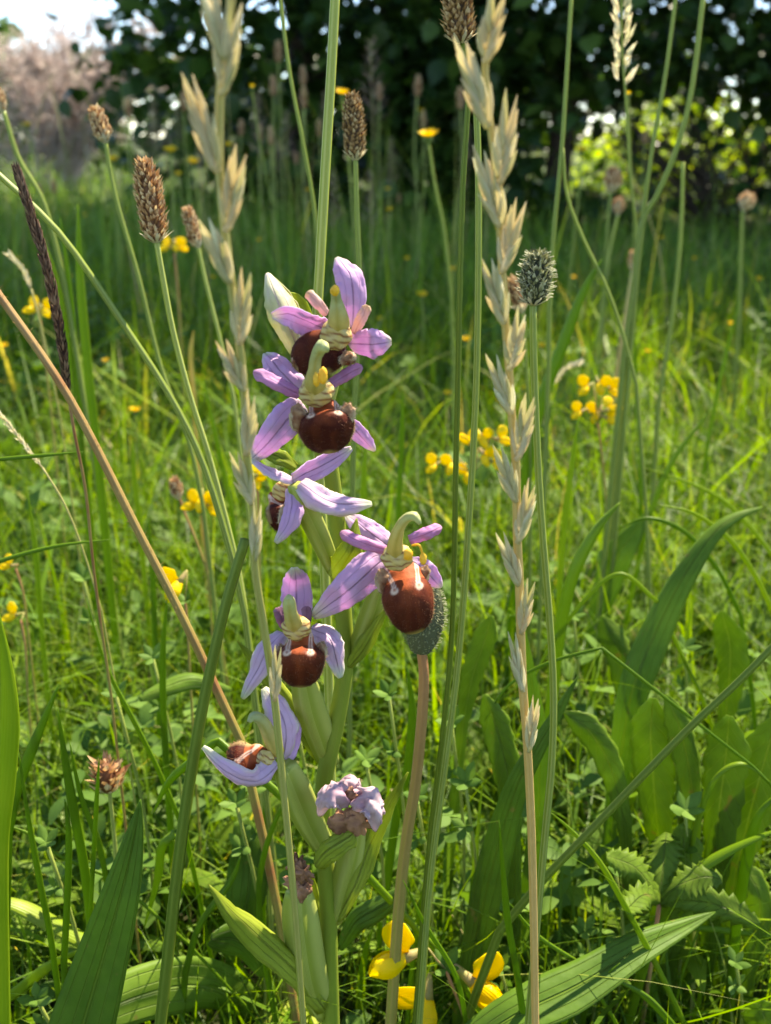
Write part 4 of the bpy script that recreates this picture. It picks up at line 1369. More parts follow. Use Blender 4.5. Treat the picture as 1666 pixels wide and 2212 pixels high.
for (tx, ty, dy, w) in [(1310, 1850, .0, 60), (1440, 1800, .02, 70), (1560, 1900, .0, 64), (1640, 2000, -.01, 60), (1350, 1970, -.02, 54)]:
    T = V(tx, ty, .282 + dy)
    ln = [T + (hub - T) * t + Vector((0, 0, .004 * math.sin(t * 3.1))) for t in np.linspace(0, 1, 45)]
    s = S(1900, .282)
    MB().ribbon(ln, [w * s * q for q in leafw('oval', 45)], 6, .12, rnd.uniform(-.4, .4), wave=.2, teeth=.6, tn=9, seed=rnd.random() * 9).build('leaflet', M_HAWKBIT_LEAF, cq, .0003)
MB().tube([hub, hub * .5 + Vector((hub.x, hub.y + .01, -.004)) * .5, Vector((hub.x, hub.y + .01, -.004))], .0007, 6).build('stem', M_STEM_RED, cq)

# background-filling broad leaves through the sward (template copies)
low = []
for k in range(3):
    root = thing('low_leaf_plant', (0, 0, 0), 'low rosette of ' + ('dark ribbed', 'light green ribbed', 'plain dull green')[k] + ' leaves in the meadow grass', 'plant', 'low leaf rosettes through the meadow')
    for j in range(6):
        th = j * 1.05 + rnd.uniform(-.3, .3)
        L = rnd.uniform(.06, .10)
        d = Vector((math.cos(th), math.sin(th), 0))
        pts = [Vector((0, 0, -.002)) + d * L * t * (.45 + .35 * t) + Vector((0, 0, L * (1.05 * t - .42 * t * t))) for t in np.linspace(1, 0, 14)]
        MB().ribbon(pts, [L * .20 * q for q in leafw('lance', 14)], 4, .14, rnd.uniform(-.3, .3), face=(Vector((0, 0, 1)) - d * .6), wave=.08, seed=rnd.random() * 9).build(
            'leaf', (M_PLANTAIN, M_PLANTAIN_LT, M_HAWKBIT_LEAF)[k], root)
    low.append(root)
used = [False] * 3
g = random.Random(5)
for i in range(90):
    Y = .34 + 1.25 * g.random() ** 1.5
    x = g.uniform(-.42, .42) * (Y + .12)
    k = i % 3
    o = low[k] if not used[k] else copy_tree(low[k])
    used[k] = True
    o.location = (x, Y, 0)
    q = g.uniform(.7, 1.25)
    o.scale = (q, q, q)
    o.rotation_euler = (0, 0, g.uniform(0, 6.28))


# ================================================================== THE BEE ORCHID
OY = .245
orc_line = to_ground(world_line([(676, 700, .247), (690, 800, .247), (702, 920, .247), (720, 1050, .247), (734, 1180, .247), (741, 1300, .246), (746, 1430, .245), (727, 1560, .244),
                                 (702, 1680, .243), (698, 1800, .243), (708, 1920, .243), (711, 2060, .243), (716, 2240, .243)], 50))
orc = thing('bee_orchid', (orc_line[-1].x, orc_line[-1].y, 0), 'bee orchid with lilac sepals and brown velvety lips on one green stem', 'orchid')
s0 = S(1400, OY)
MB().tube(orc_line, rad_list(orc_line, 15 * s0, 22 * s0), 16, .04, 3).build('stem', M_ORCHID_STEM, orc)


def pline(pts, n):
    return [V(*p) for p in spline([(p[0], p[1], OY + p[2]) for p in pts], n)]


def sepal(parent, pts, w, mat, cup=.15, twist=0.0, kind='sepal', name='sepal', wave=.22, face=None, fold=0.0, ruffle=.12):
    n = 26
    line = pline(pts, n)
    s = S(pts[0][1], OY)
    prof = []
    for i in range(n):
        f = i / (n - 1)
        if kind == 'sepal':
            p = math.sin(math.pi * min(1, .17 + .80 * f ** .95)) ** .72
        elif kind == 'petal':
            p = .75 + .25 * math.sin(f * 3) if f < .86 else max(.25, 1 - ((f - .86) / .14) ** 2 * .8)
        else:
            p = min(1, .55 + f * 1.4) * (1 if f < .4 else max(.03, (1 - ((f - .4) / .6) ** 1.6)))
        prof.append(max(.03, p) * w * s)
    return MB().ribbon(line, prof, 14, cup, twist, face, wave, seed=rnd.random() * 20, fold=fold, ruffle=ruffle).build(name, mat, parent, .00028)


def ovary(pts, w, parent=orc, name='flower', mat=None):
    n = 20
    line = pline(pts, n)
    s = S(pts[0][1], OY)
    r = [w * .5 * s * (.45 + .55 * math.sin(math.pi * min(1, .08 + .86 * i / (n - 1))) ** .6) for i in range(n)]
    return MB().tube(line, [q * .9 for q in r], 24, .17, 4).build(name, mat or M_OVARY, parent)


CREAM, GOLD, BROWN, MAROON, ORANGE = (.62, .50, .30), (.55, .40, .10), (.14, .028, .011), (.060, .009, .006), (.34, .075, .020)


def mixc(a, b, t):
    t = max(0, min(1, t))
    return tuple(x + (y - x) * t for x, y in zip(a, b))


def lip(parent, px, py, dy, wpx, hpx, roll=0.0, pitch=0.0, yaw=0.0, warm=0.0, seed=0.0, marks=1.0, neck=.5):
    """velvety bulging lip; centre px,py; full width/height; roll in the picture, pitch tips the foot away"""
    c = V(px, py, OY + dy)
    s = S(py, OY)
    right, up, out = Vector((1, 0, 0)), Vector((0, SP, CP)), Vector((0, -CP, SP))
    M = Matrix((right, up, out)).transposed() @ Matrix.Rotation(roll, 3, 'Z') @ Matrix.Rotation(pitch, 3, 'X') @ Matrix.Rotation(yaw, 3, 'Y')
    nu, nv = 96, 72
    mb = MB()
    rows = []
    for i in range(nv + 1):
        t = i / nv
        # outline of the lip: broad collar, shoulders, round belly
        if t < .50:
            q = max(0, min(1, (t - .24) / .26))
            q = q * q * (3 - 2 * q)
            pr = neck * min(1, .62 + t * 2.0) + (1 - neck) * q
        else:
            pr = math.sqrt(max(0, 1 - ((t - .50) / .50) ** 2.1))
        pr *= math.sqrt(min(1, t / .09))
        dep = (.30 + .26 * math.sin(math.pi * min(1, t * .98))) * (1 if t < .6 else 1)
        row = []
        for k in range(nu):
            th = 2 * math.pi * k / nu
            x = pr * math.cos(th)
            z = pr * math.sin(th) * dep * (1.0 if math.sin(th) > 0 else .45)
            bump = 1 + .03 * noise.noise(Vector((math.cos(th) * 2 + seed, t * 5, seed)))
            q = Vector((x * wpx * .5 * bump, (.5 - t) * hpx, z * wpx * bump + (.10 * wpx * math.sin(t * 3.1) if True else 0))) * s
            # colours of the pattern
            ax, fr = abs(x), math.sin(th) > -.15
            nz = noise.noise(Vector((x * 3 + seed, t * 6, z * 4)))
            edge = ax / max(pr, .05)
            if t < .34:
                col = mixc(ORANGE, (.40, .10, .035), .4 + nz + warm * .5)
            else:
                col = mixc(MAROON, BROWN, .40 + .9 * nz + warm + .9 * math.sin(x * 11 + seed + 2 * nz) * max(0, t - .42))
                col = mixc(col, (.26, .055, .016), warm * (1.25 - t) * (1 - ax * .8))
                cen = max(0, 1 - ax * 2.2) * max(0, 1 - (t - .34) * (2.6 - 1.4 * warm))
                col = mixc(col, ORANGE, cen)
            # pale bands that run down the collar and end in loops on the shoulders
            ex_ = .40 + .10 * neck
            bx_ = neck * .80 + (ex_ - neck * .80) * max(0, min(1, (t - .10) / .34))
            if t < .47:
                d1 = abs(ax - bx_ + .04 * nz) / (.075 + .10 * max(0, t - .25))
                col = mixc(col, (.66, .46, .36), (1.15 - d1) * 3.0 * marks)
                d2 = abs(ax - bx_ + .04 * nz) / .038
                col = mixc(col, (.30, .12, .07), (1.0 - d2) * 1.3 * marks * (1 if t > .2 else 0))
            d3 = math.hypot((ax - ex_) / .15, (t - .47) / .05)
            col = mixc(col, (.68, .48, .36), (1.15 - d3 + nz * .4) * 2.4 * marks)
            d4 = math.hypot((ax - ex_) / .07, (t - .455) / .028)
            col = mixc(col, (.34, .13, .08), (1.05 - d4) * 1.6 * marks)
            col = mixc(col, (.035, .006, .004), (t - .72 + .25 * nz + .2 * ax) * 2.0)
            col = mixc(col, (.38, .28, .08), (t - .962 + .02 * nz) * 26)
            col = mixc(col, (.50, .36, .16), (edge - .97) * 20 if (t < .8 and math.sin(th) < .25) else 0)
            if not fr:
                col = mixc(col, (.34, .30, .10), .8)
            row.append(mb.add(c + M @ q, (k / nu, t), .5, col))
        rows.append(row)
    for i in range(nv):
        for k in range(nu):
            mb.f.append((rows[i][k], rows[i + 1][k], rows[i + 1][(k + 1) % nu], rows[i][(k + 1) % nu]))
    mb.f.append(tuple(rows[0]))
    hg = random.Random(int(seed * 10))
    for _ in range(900):
        i, k = hg.randrange(int(nv * .36), nv - 1), hg.randrange(nu)
        p = Vector(mb.v[rows[i][k]])
        ctr = (Vector(mb.v[rows[i][0]]) + Vector(mb.v[rows[i][nu // 2]])) / 2
        d = (p - ctr).normalized() + (Vector(mb.v[rows[min(nv, i + 3)][k]]) - p).normalized() * .6
        d = (d + Vector((hg.gauss(0, .3), hg.gauss(0, .3), hg.gauss(0, .3)))).normalized()
        cc = mixc(mb.c[rows[i][k]], (.30, .16, .08), .35)
        L = hg.uniform(2.5, 6.5) * s
        a = d.orthogonal().normalized() * (.55 * s)
        j = [mb.add(p - a, (0, 0), .5, cc), mb.add(p + a, (0, 0), .5, cc), mb.add(p + d * L, (0, 0), .5, cc)]
        mb.f.append(tuple(j))
    o = mb.build('lip', M_LIP, parent)
    return c, M, s


def side_lobe(parent, px, py, dy, w, h, roll, seed=0.0):
    s = S(py, OY)
    c = V(px, py, OY + dy)
    M = Matrix.Rotation(roll, 3, 'Y')

    def col(d):
        n_ = noise.noise(d * 2 + Vector((seed, 0, 0)))
        cc = mixc((.20, .06, .025), (.44, .26, .14), d.z * .7 + .35 + n_)
        return mixc(cc, (.66, .52, .34), (abs(d.x) - .62 + n_ * .4) * 4)
    mb = MB().blob(c, w * .5 * s, w * .32 * s, h * .5 * s, .35, 18, 14, seed, 2.2, rot=M, col=col)
    hg = random.Random(int(seed * 10))
    n0 = len(mb.v)
    for _ in range(220):
        i = hg.randrange(n0)
        p = Vector(mb.v[i])
        d = ((p - c).normalized() + Vector((hg.gauss(0, .4), hg.gauss(0, .4), hg.gauss(0, .4)))).normalized()
        a = d.orthogonal().normalized() * (.55 * s)
        L = hg.uniform(3, 7) * s
        cc = mixc(mb.c[i], (.62, .48, .30), .5)
        mb.f.append((mb.add(p - a, (0, 0), .5, cc), mb.add(p + a, (0, 0), .5, cc), mb.add(p + d * L, (0, 0), .5, cc)))
    return mb.build('side_lobe', M_LIPPALE, parent)


def throat(parent, px, py, dy, w, h, roll=0.0, seed=0.0, stripes=2.5, sx=0.0):
    """yellow collar with brown stripes between column and lip"""
    s = S(py, OY)
    c = V(px, py, OY + dy)
    M = Matrix.Rotation(roll, 3, 'Y')

    def col(d):
        n_ = noise.noise(d * 2.5 + Vector((seed, seed, 0)))
        st = math.sin((d.z * stripes + .3 * abs(d.x) + .12 * n_) * math.pi * 2)
        cc = mixc((.74, .56, .16), (.74, .60, .30), .5 + n_)
        return mixc(cc, (.30, .11, .04), (st - .45) * 2.2)
    mb = MB().blob(c, w * .5 * s, w * .36 * s, h * .5 * s, .16, 24, 22, seed, 2.0, rot=M, col=col)
    return mb.build('throat', M_LIPPALE, parent)


def column(parent, pts, ws, c0=(.52, .46, .16), c1=(.44, .46, .20), lines=True):
    c0, c1 = (.78, .58, .14), (.52, .58, .27)
    n = 16
    line = pline(pts, n)
    s = S(pts[0][1], OY)
    wl = [float(np.interp(i / (n - 1), np.linspace(0, 1, len(ws)), ws)) * .42 * s for i in range(n)]

    def col(v, th):
        cc = mixc(c0, c1, v * 1.4)
        if lines:
            cc = mixc(cc, (.50, .44, .10), max(0, math.cos(th * 5)) * .7 * (1 - abs(v - .4)))
        return cc
    return MB().tube(line, wl, 14, .06, 5, col=col).build('column', M_COLUMN, parent)


def pollinium(parent, px, py, dy, w, h, thread=None):
    s = S(py, OY)
    c = V(px, py, OY + dy)
    mb = MB().blob(c, w * .5 * s, w * .5 * s, h * .5 * s, .25, 12, 9, px * .1, 2.5)
    if thread:
        mb.tube(pline(thread, 10), 2.2 * s, 6)
    return mb.build('pollinium', M_POLL, parent)


# --- flower A (top)
fl = ovary([(735, 745, .006), (722, 800, .004), (708, 880, .002)], 34)
sepal(fl, [(760, 706, -.004), (764, 655, -.005), (757, 605, -.003), (741, 574, -.001), (727, 558, .003)], 62, M_SEPAL, .22, .25)
sepal(fl, [(708, 715, -.005), (672, 700, -.010), (632, 682, -.012), (588, 681, -.010)], 58, M_SEPAL, -.25, -.5)
sepal(fl, [(752, 742, -.006), (790, 745, -.012), (820, 742, -.013), (845, 738, -.012)], 62, M_SEPAL, .22, .25)
sepal(fl, [(706, 678, -.008), (688, 656, -.010), (664, 630, -.011)], 21, M_PETAL_BEIGE, .3, .1, 'petal', 'petal')
sepal(fl, [(766, 720, -.008), (780, 690, -.010), (795, 660, -.010)], 22, M_PETAL_BEIGE, .3, .1, 'petal', 'petal')
lip(fl, 690, 778, -.010, 116, 100, .28, -.75, .1, -.1, 2.2, .4)
side_lobe(fl, 645, 775, -.013, 26, 34, .4, 3.1)
side_lobe(fl, 752, 775, -.015, 36, 26, -.3, 4.4)
throat(fl, 726, 722, -.014, 64, 66, .1, 1.2, 2.2)
column(fl, [(732, 715, -.013), (732, 690, -.015), (730, 668, -.016), (727, 645, -.017), (725, 628, -.019)], [50, 52, 40, 24, 22], (.54, .44, .13), (.52, .34, .12))
pollinium(fl, 724, 628, -.021, 19, 22)
# --- flower B
fl = ovary([(680, 850, .000), (690, 920, .003), (702, 1010, .003)], 36)
sepal(fl, [(648, 842, -.006), (618, 815, -.004), (592, 785, -.002), (572, 764, .002)], 62, M_SEPAL, .15, .2)
sepal(fl, [(652, 872, -.010), (622, 905, -.013), (582, 952, -.014), (538, 998, -.012)], 68, M_SEPAL, .14, -.2)
sepal(fl, [(738, 905, -.006), (768, 930, -.006), (790, 952, -.006), (809, 974, -.005)], 36, M_SEPAL, .15, .2)
sepal(fl, [(648, 852, -.012), (618, 838, -.014), (584, 820, -.015), (548, 803, -.014)], 27, M_PETAL, .3, .1, 'petal', 'petal')
sepal(fl, [(712, 832, -.012), (735, 818, -.012), (758, 804, -.012), (782, 792, -.011)], 24, M_PETAL, .3, .1, 'petal', 'petal')
lip(fl, 704, 920, -.017, 114, 118, .12, -.22, .05, -.15, 5.5, 1.0, .56)
side_lobe(fl, 648, 906, -.020, 40, 56, -.2, 6.1)
side_lobe(fl, 748, 896, -.020, 36, 46, .25, 7.3)
throat(fl, 684, 846, -.019, 70, 62, -.05, 2.3, 2.2)
column(fl, [(683, 845, -.018), (681, 820, -.022), (680, 795, -.024), (684, 768, -.025), (696, 748, -.027), (706, 756, -.029)], [54, 48, 28, 26, 32, 14], (.58, .47, .13), (.46, .50, .24))
pollinium(fl, 698, 812, -.031, 17, 34)
pollinium(fl, 684, 820, -.031, 14, 28)
# --- bud beside the top flower
bud = ovary([(648, 770, .004), (668, 840, .002), (690, 930, .001)], 30, name='bud')
sepal(bud, [(652, 768, .001), (622, 700, -.004), (596, 640, -.004), (578, 592, .001)], 64, M_BUD, .55, .0, 'sepal', 'sepal', .04)
sepal(bud, [(650, 768, .004), (628, 700, .006), (606, 650, .004), (584, 600, .002)], 62, M_BUD, -.5, .15, 'sepal', 'sepal', .04)
sepal(orc, [(660, 745, .010), (650, 690, .012), (638, 650, .012), (628, 632, .012)], 52, M_BRACT, -.2, .2, 'bract', 'bract')
# --- flower C (turned away)
fl = ovary([(638, 1046, -.016), (658, 1092, -.015), (690, 1160, -.010), (722, 1235, -.003)], 46)
sepal(fl, [(636, 1040, -.014), (600, 1026, -.016), (570, 1012, -.016), (542, 992, -.014)], 26, M_SEPAL_PALE, .2, .7)
sepal(fl, [(634, 1038, -.015), (672, 1018, -.012), (714, 996, -.010), (760, 968, -.008)], 44, M_SEPAL, -.2, .2)
sepal(fl, [(648, 1044, -.017), (690, 1075, -.019), (740, 1090, -.019), (803, 1088, -.016)], 52, M_SEPAL_PALE, .22, -.3)
sepal(fl, [(630, 1052, -.015), (632, 1092, -.018), (624, 1130, -.020), (596, 1172, -.020)], 42, M_SEPAL, .25, .3)
lip(fl, 596, 1105, -.012, 66, 84, .25, -.1, .9, -.2, 8.1, .7)
throat(fl, 612, 1060, -.012, 44, 46, .4, 3.3, 2.0)
side_lobe(fl, 618, 1112, -.016, 30, 54, .2, 9.2)
sepal(orc, [(722, 1250, -.006), (742, 1222, -.010), (762, 1180, -.012), (771, 1120, -.010)], 58, M_BRACT, .35, .3, 'bract', 'bract')
sepal(orc, [(640, 1010, .004), (610, 990, .004), (580, 975, .006), (550, 935, .008)], 34, M_BRACT, .2, .2, 'bract', 'bract')
# --- flower D (right)
fl = ovary([(822, 1262, -.004), (806, 1310, -.003), (784, 1370, -.001), (756, 1432, .001)], 44)
sepal(fl, [(838, 1178, -.008), (808, 1158, -.004), (780, 1136, -.001), (748, 1112, .002)], 58, M_SEPAL, .15, .2)
sepal(fl, [(832, 1206, -.012), (795, 1236, -.015), (740, 1285, -.016), (677, 1332, -.013)], 78, M_SEPAL, .12, -.2)
sepal(fl, [(886, 1216, -.008), (915, 1230, -.008), (935, 1250, -.008), (953, 1268, -.007)], 44, M_SEPAL, .12, .1)
sepal(fl, [(834, 1188, -.014), (800, 1178, -.016), (768, 1166, -.017), (736, 1150, -.016)], 24, M_PETAL, .3, .1, 'petal', 'petal')
sepal(fl, [(884, 1166, -.012), (908, 1158, -.012), (930, 1149, -.012), (953, 1138, -.010)], 25, M_PETAL, .3, .1, 'petal', 'petal')
lip(fl, 880, 1288, -.018, 104, 156, .22, -.25, .05, .28, 11.3, 1.0, .74)
side_lobe(fl, 832, 1262, -.018, 36, 60, -.25, 12.4)
side_lobe(fl, 914, 1244, -.016, 26, 44, .3, 13.4)
throat(fl, 858, 1204, -.021, 62, 54, -.1, 4.3, 2.2)
column(fl, [(856, 1205, -.020), (853, 1175, -.023), (862, 1142, -.025), (878, 1120, -.026), (896, 1116, -.027), (908, 1132, -.028)], [46, 36, 25, 22, 23, 8], (.58, .48, .15), (.42, .46, .22))
pollinium(fl, 882, 1198, -.032, 18, 24)
pollinium(fl, 914, 1208, -.031, 14, 24, [(890, 1178, -.03), (906, 1178, -.031), (914, 1200, -.031)])
sepal(orc, [(756, 1440, -.002), (785, 1400, -.005), (815, 1350, -.006), (842, 1305, -.005)], 34, M_BRACT, .3, .4, 'bract', 'bract')
# --- flower E
fl = ovary([(655, 1462, -.010), (668, 1520, -.006), (688, 1580, -.002), (712, 1650, .002)], 66)
sepal(fl, [(640, 1350, -.006), (641, 1305, -.005), (640, 1260, -.004), (636, 1226, -.008)], 66, M_SEPAL, .18, .0)
sepal(fl, [(612, 1368, -.010), (582, 1400, -.014), (556, 1450, -.016), (524, 1508, -.015)], 48, M_SEPAL_PALE, .2, .3)
sepal(fl, [(672, 1358, -.010), (704, 1375, -.014), (722, 1410, -.017), (736, 1464, -.018)], 54, M_SEPAL_PALE, .2, -.3)
sepal(fl, [(622, 1362, -.012), (610, 1340, -.014), (600, 1312, -.014)], 22, M_PETAL_DARK, .3, .0, 'petal', 'petal')
sepal(fl, [(656, 1360, -.012), (662, 1336, -.014), (662, 1310, -.013)], 20, M_PETAL_DARK, .3, .0, 'petal', 'petal')
lip(fl, 650, 1418, -.019, 100, 124, 0, -.18, .0, .22, 14.2, .9, .52)
side_lobe(fl, 609, 1412, -.020, 24, 36, -.1, 15.1)
side_lobe(fl, 694, 1405, -.020, 24, 36, .1, 16.1)
throat(fl, 640, 1356, -.020, 58, 52, 0, 5.3, 2.3)
column(fl, [(640, 1362, -.018), (634, 1342, -.022), (628, 1322, -.025), (625, 1300, -.027), (624, 1288, -.028)], [44, 38, 30, 30, 12], (.44, .34, .12), (.50, .52, .28))
sepal(orc, [(706, 1655, .002), (640, 1550, .0), (575, 1455, .0), (512, 1384, -.002)], 42, M_BRACT, .35, .3, 'bract', 'bract')
# --- flower F (lower left)
fl = ovary([(616, 1652, -.014), (636, 1700, -.012), (666, 1770, -.008), (704, 1838, -.002)], 66)
sepal(fl, [(598, 1650, -.016), (556, 1682, -.020), (500, 1670, -.022), (438, 1614, -.020)], 50, M_SEPAL_PALE, .3, -.7)
sepal(fl, [(612, 1640, -.014), (618, 1585, -.015), (600, 1530, -.014), (570, 1486, -.012)], 62, M_SEPAL_PALE, .25, .4)
sepal(fl, [(618, 1644, -.012), (632, 1600, -.010), (628, 1560, -.008), (612, 1525, -.006)], 40, M_SEPAL, .2, .3)
lip(fl, 540, 1632, -.013, 84, 96, -1.2, .5, .3, -.1, 17.7, 1.0, .6)
throat(fl, 572, 1640, -.016, 40, 40, .5, 6.3, 2.0)
column(fl, [(598, 1622, -.014), (582, 1585, -.016), (566, 1556, -.018), (548, 1548, -.019), (538, 1560, -.020)], [40, 36, 28, 24, 10], (.50, .44, .28), (.54, .52, .36))
sepal(orc, [(704, 1845, .004), (655, 1740, .004), (610, 1650, .006), (590, 1600, .008)], 46, M_BRACT, -.2, .3, 'bract', 'bract')


# --- withered flower, dead flower on its capsule
def crumple(parent, px, py, dy, w, h, mat, name, seed, rough=.8, roll=0.0, flat=.5):
    s = S(py, OY)
    c = V(px, py, OY + dy)
    mb = MB().blob(c, w * .5 * s, w * .5 * flat * s, h * .5 * s, rough, 26, 18, seed, 2.6, rot=Matrix.Rotation(roll, 3, 'Y'))
    return mb.build(name, mat, parent)


wf = ovary([(772, 1790, -.004), (758, 1850, -.004), (738, 1920, -.002), (722, 1990, .0)], 54, name='withered_flower')
sepal(wf, [(752, 1732, -.018), (725, 1716, -.022), (700, 1728, -.022), (690, 1762, -.020)], 50, M_WITHER_LILAC, .4, .3, wave=.5, ruffle=.4)
sepal(wf, [(768, 1738, -.018), (796, 1728, -.020), (812, 1755, -.022), (812, 1795, -.020)], 52, M_WITHER_LILAC, .4, -.3, wave=.5, ruffle=.4)
sepal(wf, [(758, 1735, -.014), (764, 1708, -.014), (752, 1690, -.012), (735, 1698, -.01)], 44, M_WITHER_LILAC, .4, .2, wave=.6, ruffle=.5)
crumple(wf, 742, 1778, -.016, 58, 56, M_WITHER, 'shrivelled_lip', 3.3, .5)
crumple(wf, 776, 1772, -.018, 50, 60, M_WITHER, 'shrivelled_column', 4.7, .9)
crumple(wf, 752, 1722, -.017, 36, 34, M_WITHER, 'shrivelled_petal', 5.7, .9)
sepal(orc, [(728, 1985, -.002), (770, 1900, -.004), (815, 1790, -.004), (882, 1668, -.004)], 56, M_BRACT, .35, .3, 'bract', 'bract')
sepal(orc, [(684, 1868, -.012), (706, 1842, -.016), (730, 1825, -.018), (764, 1802, -.018)], 46, M_BRACT, .3, -.2, 'petal', 'bract')
cap = ovary([(646, 1925, -.008), (650, 1990, -.008), (666, 2090, -.006), (694, 2185, -.001)], 78, name='seed_capsule')
for i in range(5):
    crumple(cap, 640 + 9 * (i % 3) + rnd.uniform(-6, 6), 1870 + 13 * i, -.009 + rnd.uniform(-.004, .003), 30, 44, M_WITHER, 'dead_petal', 20 + i * 1.7, 1.0, rnd.uniform(-.6, .6), .6)
sepal(orc, [(700, 2180, -.006), (640, 2100, -.010), (550, 2016, -.014), (500, 1970, -.016), (450, 1910, -.014)], 58, M_BRACT, .35, .35, 'bract', 'bract')
sepal(orc, [(700, 2090, .002), (690, 2010, .002), (676, 1930, .004), (672, 1880, .004)], 36, M_BRACT, .3, .0, 'bract', 'bract')
# basal leaves
for th, L in ((.3, .09), (1.9, .08), (3.4, .09), (4.8, .06)):
    d = Vector((math.cos(th), math.sin(th), 0))
    b0 = Vector((orc_line[-1].x, orc_line[-1].y, -.002))
    pts = [b0 + d * L * t + Vector((0, 0, .03 * math.sin(t * 2.6))) for t in np.linspace(1, 0, 16)]
    MB().ribbon(pts, [.024 * q for q in leafw('oval', 16)], 6, .1, 0, face=(0, 0, 1), wave=.1, seed=th).build('leaf', M_BRACT, orc, .0004)


# ================================================================== HEDGE, TREES, DEAD BUSH
def leaf_cloud(name, pos, size, mat, parent, seed, tint_mu=.45, flat=.45):
    """many leaves: each a folded, pointed, 6-cornered blade"""
    g = np.random.default_rng(seed)
    n = len(pos)
    th = g.uniform(0, 2 * np.pi, n)
    el = g.normal(-.35, .45, n)
    d = np.stack([np.cos(th) * np.cos(el), np.sin(th) * np.cos(el), np.sin(el)], 1)
    upv = np.stack([g.normal(0, flat, n), g.normal(-.25, flat, n), np.ones(n)], 1)
    sd = np.cross(d, upv)
    sd /= np.linalg.norm(sd, axis=1)[:, None]
    nm = np.cross(sd, d)
    L = size * g.uniform(.6, 1.3, n) * np.where(pos[:, 2] > 1.5, 2.5, 1.0)  # hedge leaves above the view enlarged to block sun, deepening its shade
    outs = [(0, .06), (.22, .34), (.5, .42), (.78, .26), (1, .02)]
    rows = []
    for s, w in outs:
        c_ = pos + d * (L * s)[:, None] - nm * (L * .18 * s * s)[:, None]
        off = sd * (L * w)[:, None]
        lift = nm * (L * w * .28)[:, None]
        rows.append(np.stack([c_ - off + lift, c_, c_ + off + lift], 1))
    v = np.stack(rows, 1).reshape(-1, 3)
    a = (np.arange(n) * 15)[:, None, None] + (np.arange(4) * 3)[None, :, None] + np.arange(2)[None, None, :]
    q = np.stack([a, a + 1, a + 4, a + 3], -1).reshape(-1, 4)
    tint = np.repeat(np.clip(g.normal(tint_mu, .25, n), 0, 1), 15)
    uvv = np.tile(np.repeat([s for s, w in outs], 3), n)
    uvu = np.tile([0, .5, 1.0], n * 5)
    o = np_mesh(name, v, q, mat, tint, uvv, uvu)
    o.parent = parent
    o.matrix_parent_inverse = parent_mat(parent).inverted()
    return stuff(o)


def branches(root, base, height, spread, seed, nl=6, r0=.05, depth_spread=.5):
    g = random.Random(seed)
    ends = []
    trunk = MB()
    top = base + Vector((g.uniform(-.2, .2), g.uniform(-.1, .1), height * .8))
    tl = [Vector(p) for p in spline([base - Vector((0, 0, .05)), base.lerp(top, .35) + Vector((g.uniform(-.1, .1), 0, 0)), base.lerp(top, .7) + Vector((g.uniform(-.15, .15), 0, 0)), top], 14)]
    trunk.tube(tl, [r0 * (1 - .75 * i / 13) for i in range(14)], 9, .08, 4)
    trunk.build('trunk', M_BARK, root)
    for k in range(nl):
        t = g.uniform(.08, .9)
        p = base.lerp(top, t)
        th = g.uniform(0, 6.28)
        e = p + Vector((math.cos(th) * spread * g.uniform(.5, 1), math.sin(th) * depth_spread, g.uniform(.1, .6) * height * .4))
        m_ = p.lerp(e, .5) + Vector((g.uniform(-.1, .1), g.uniform(-.1, .1), g.uniform(-.05, .15)))
        l = [Vector(q) for q in spline([p, m_, e], 9)]
        mb = MB()
        mb.tube(l, [r0 * .4 * (1 - .8 * i / 8) for i in range(9)], 6)
        for j in range(4):
            q = l[g.randrange(2, 9)]
            e2 = q + Vector((g.uniform(-.35, .35), g.uniform(-.25, .25), g.uniform(-.25, .3)))
            mm = q.lerp(e2, .5) + Vector((g.uniform(-.06, .06), g.uniform(-.06, .06), g.uniform(-.04, .06)))
            mb.tube([Vector(z) for z in spline([q, mm, e2], 6)], [.008 - .001 * i for i in range(6)], 4)
        mb.build('limb', M_BARK, root)


def shrub(name, x0, x1, y0, y1, h, nleaf, size, seed, label, mat=None, gap=None, lowz=.02, tint=.45, nl=7):
    root = thing(name, ((x0 + x1) / 2, (y0 + y1) / 2, 0), label, 'shrub')
    branches(root, Vector(((x0 + x1) / 2, (y0 + y1) / 2, 0)), h, (x1 - x0) * .5, seed, nl, .045, (y1 - y0) * .4)
    g = np.random.default_rng(seed)
    pos = np.zeros((0, 3))
    ncl = max(12, nleaf // 45)
    while len(pos) < nleaf:
        cc = np.stack([g.uniform(x0, x1, ncl), g.uniform(y0, y1, ncl), np.where(g.random(ncl) < .55, lowz + min(h, 1.3) * g.random(ncl), lowz + (h - lowz) * g.random(ncl))], 1)
        rr = g.uniform(.10, .26, ncl)
        k = g.integers(0, ncl, nleaf)
        p = cc[k] + g.normal(0, 1, (nleaf, 3)) * rr[k][:, None] * np.array([1, .9, .75])
        keep = (p[:, 2] > .03) & (p[:, 0] > x0 - .08)
        # rounded top outline
        xx = (p[:, 0] - x0) / (x1 - x0) * 2 - 1
        keep &= p[:, 2] < h * (1.04 - .30 * np.abs(xx) ** 3 + .06 * np.sin(p[:, 0] * 7 + seed))
        if gap is not None:
            for (gx_, gz_, rx_, rz_, pr) in gap:
                e = ((p[:, 0] - gx_) / rx_) ** 2 + ((p[:, 2] - gz_) / rz_) ** 2
                keep &= ~((e < 1) & (g.random(len(p)) < pr * np.clip(1.5 - e, .3, 1)))
        pos = np.concatenate([pos, p[keep]])
    leaf_cloud('crown', pos[:nleaf], size, mat or M_HEDGE, root, seed + 5, tint)
    return root


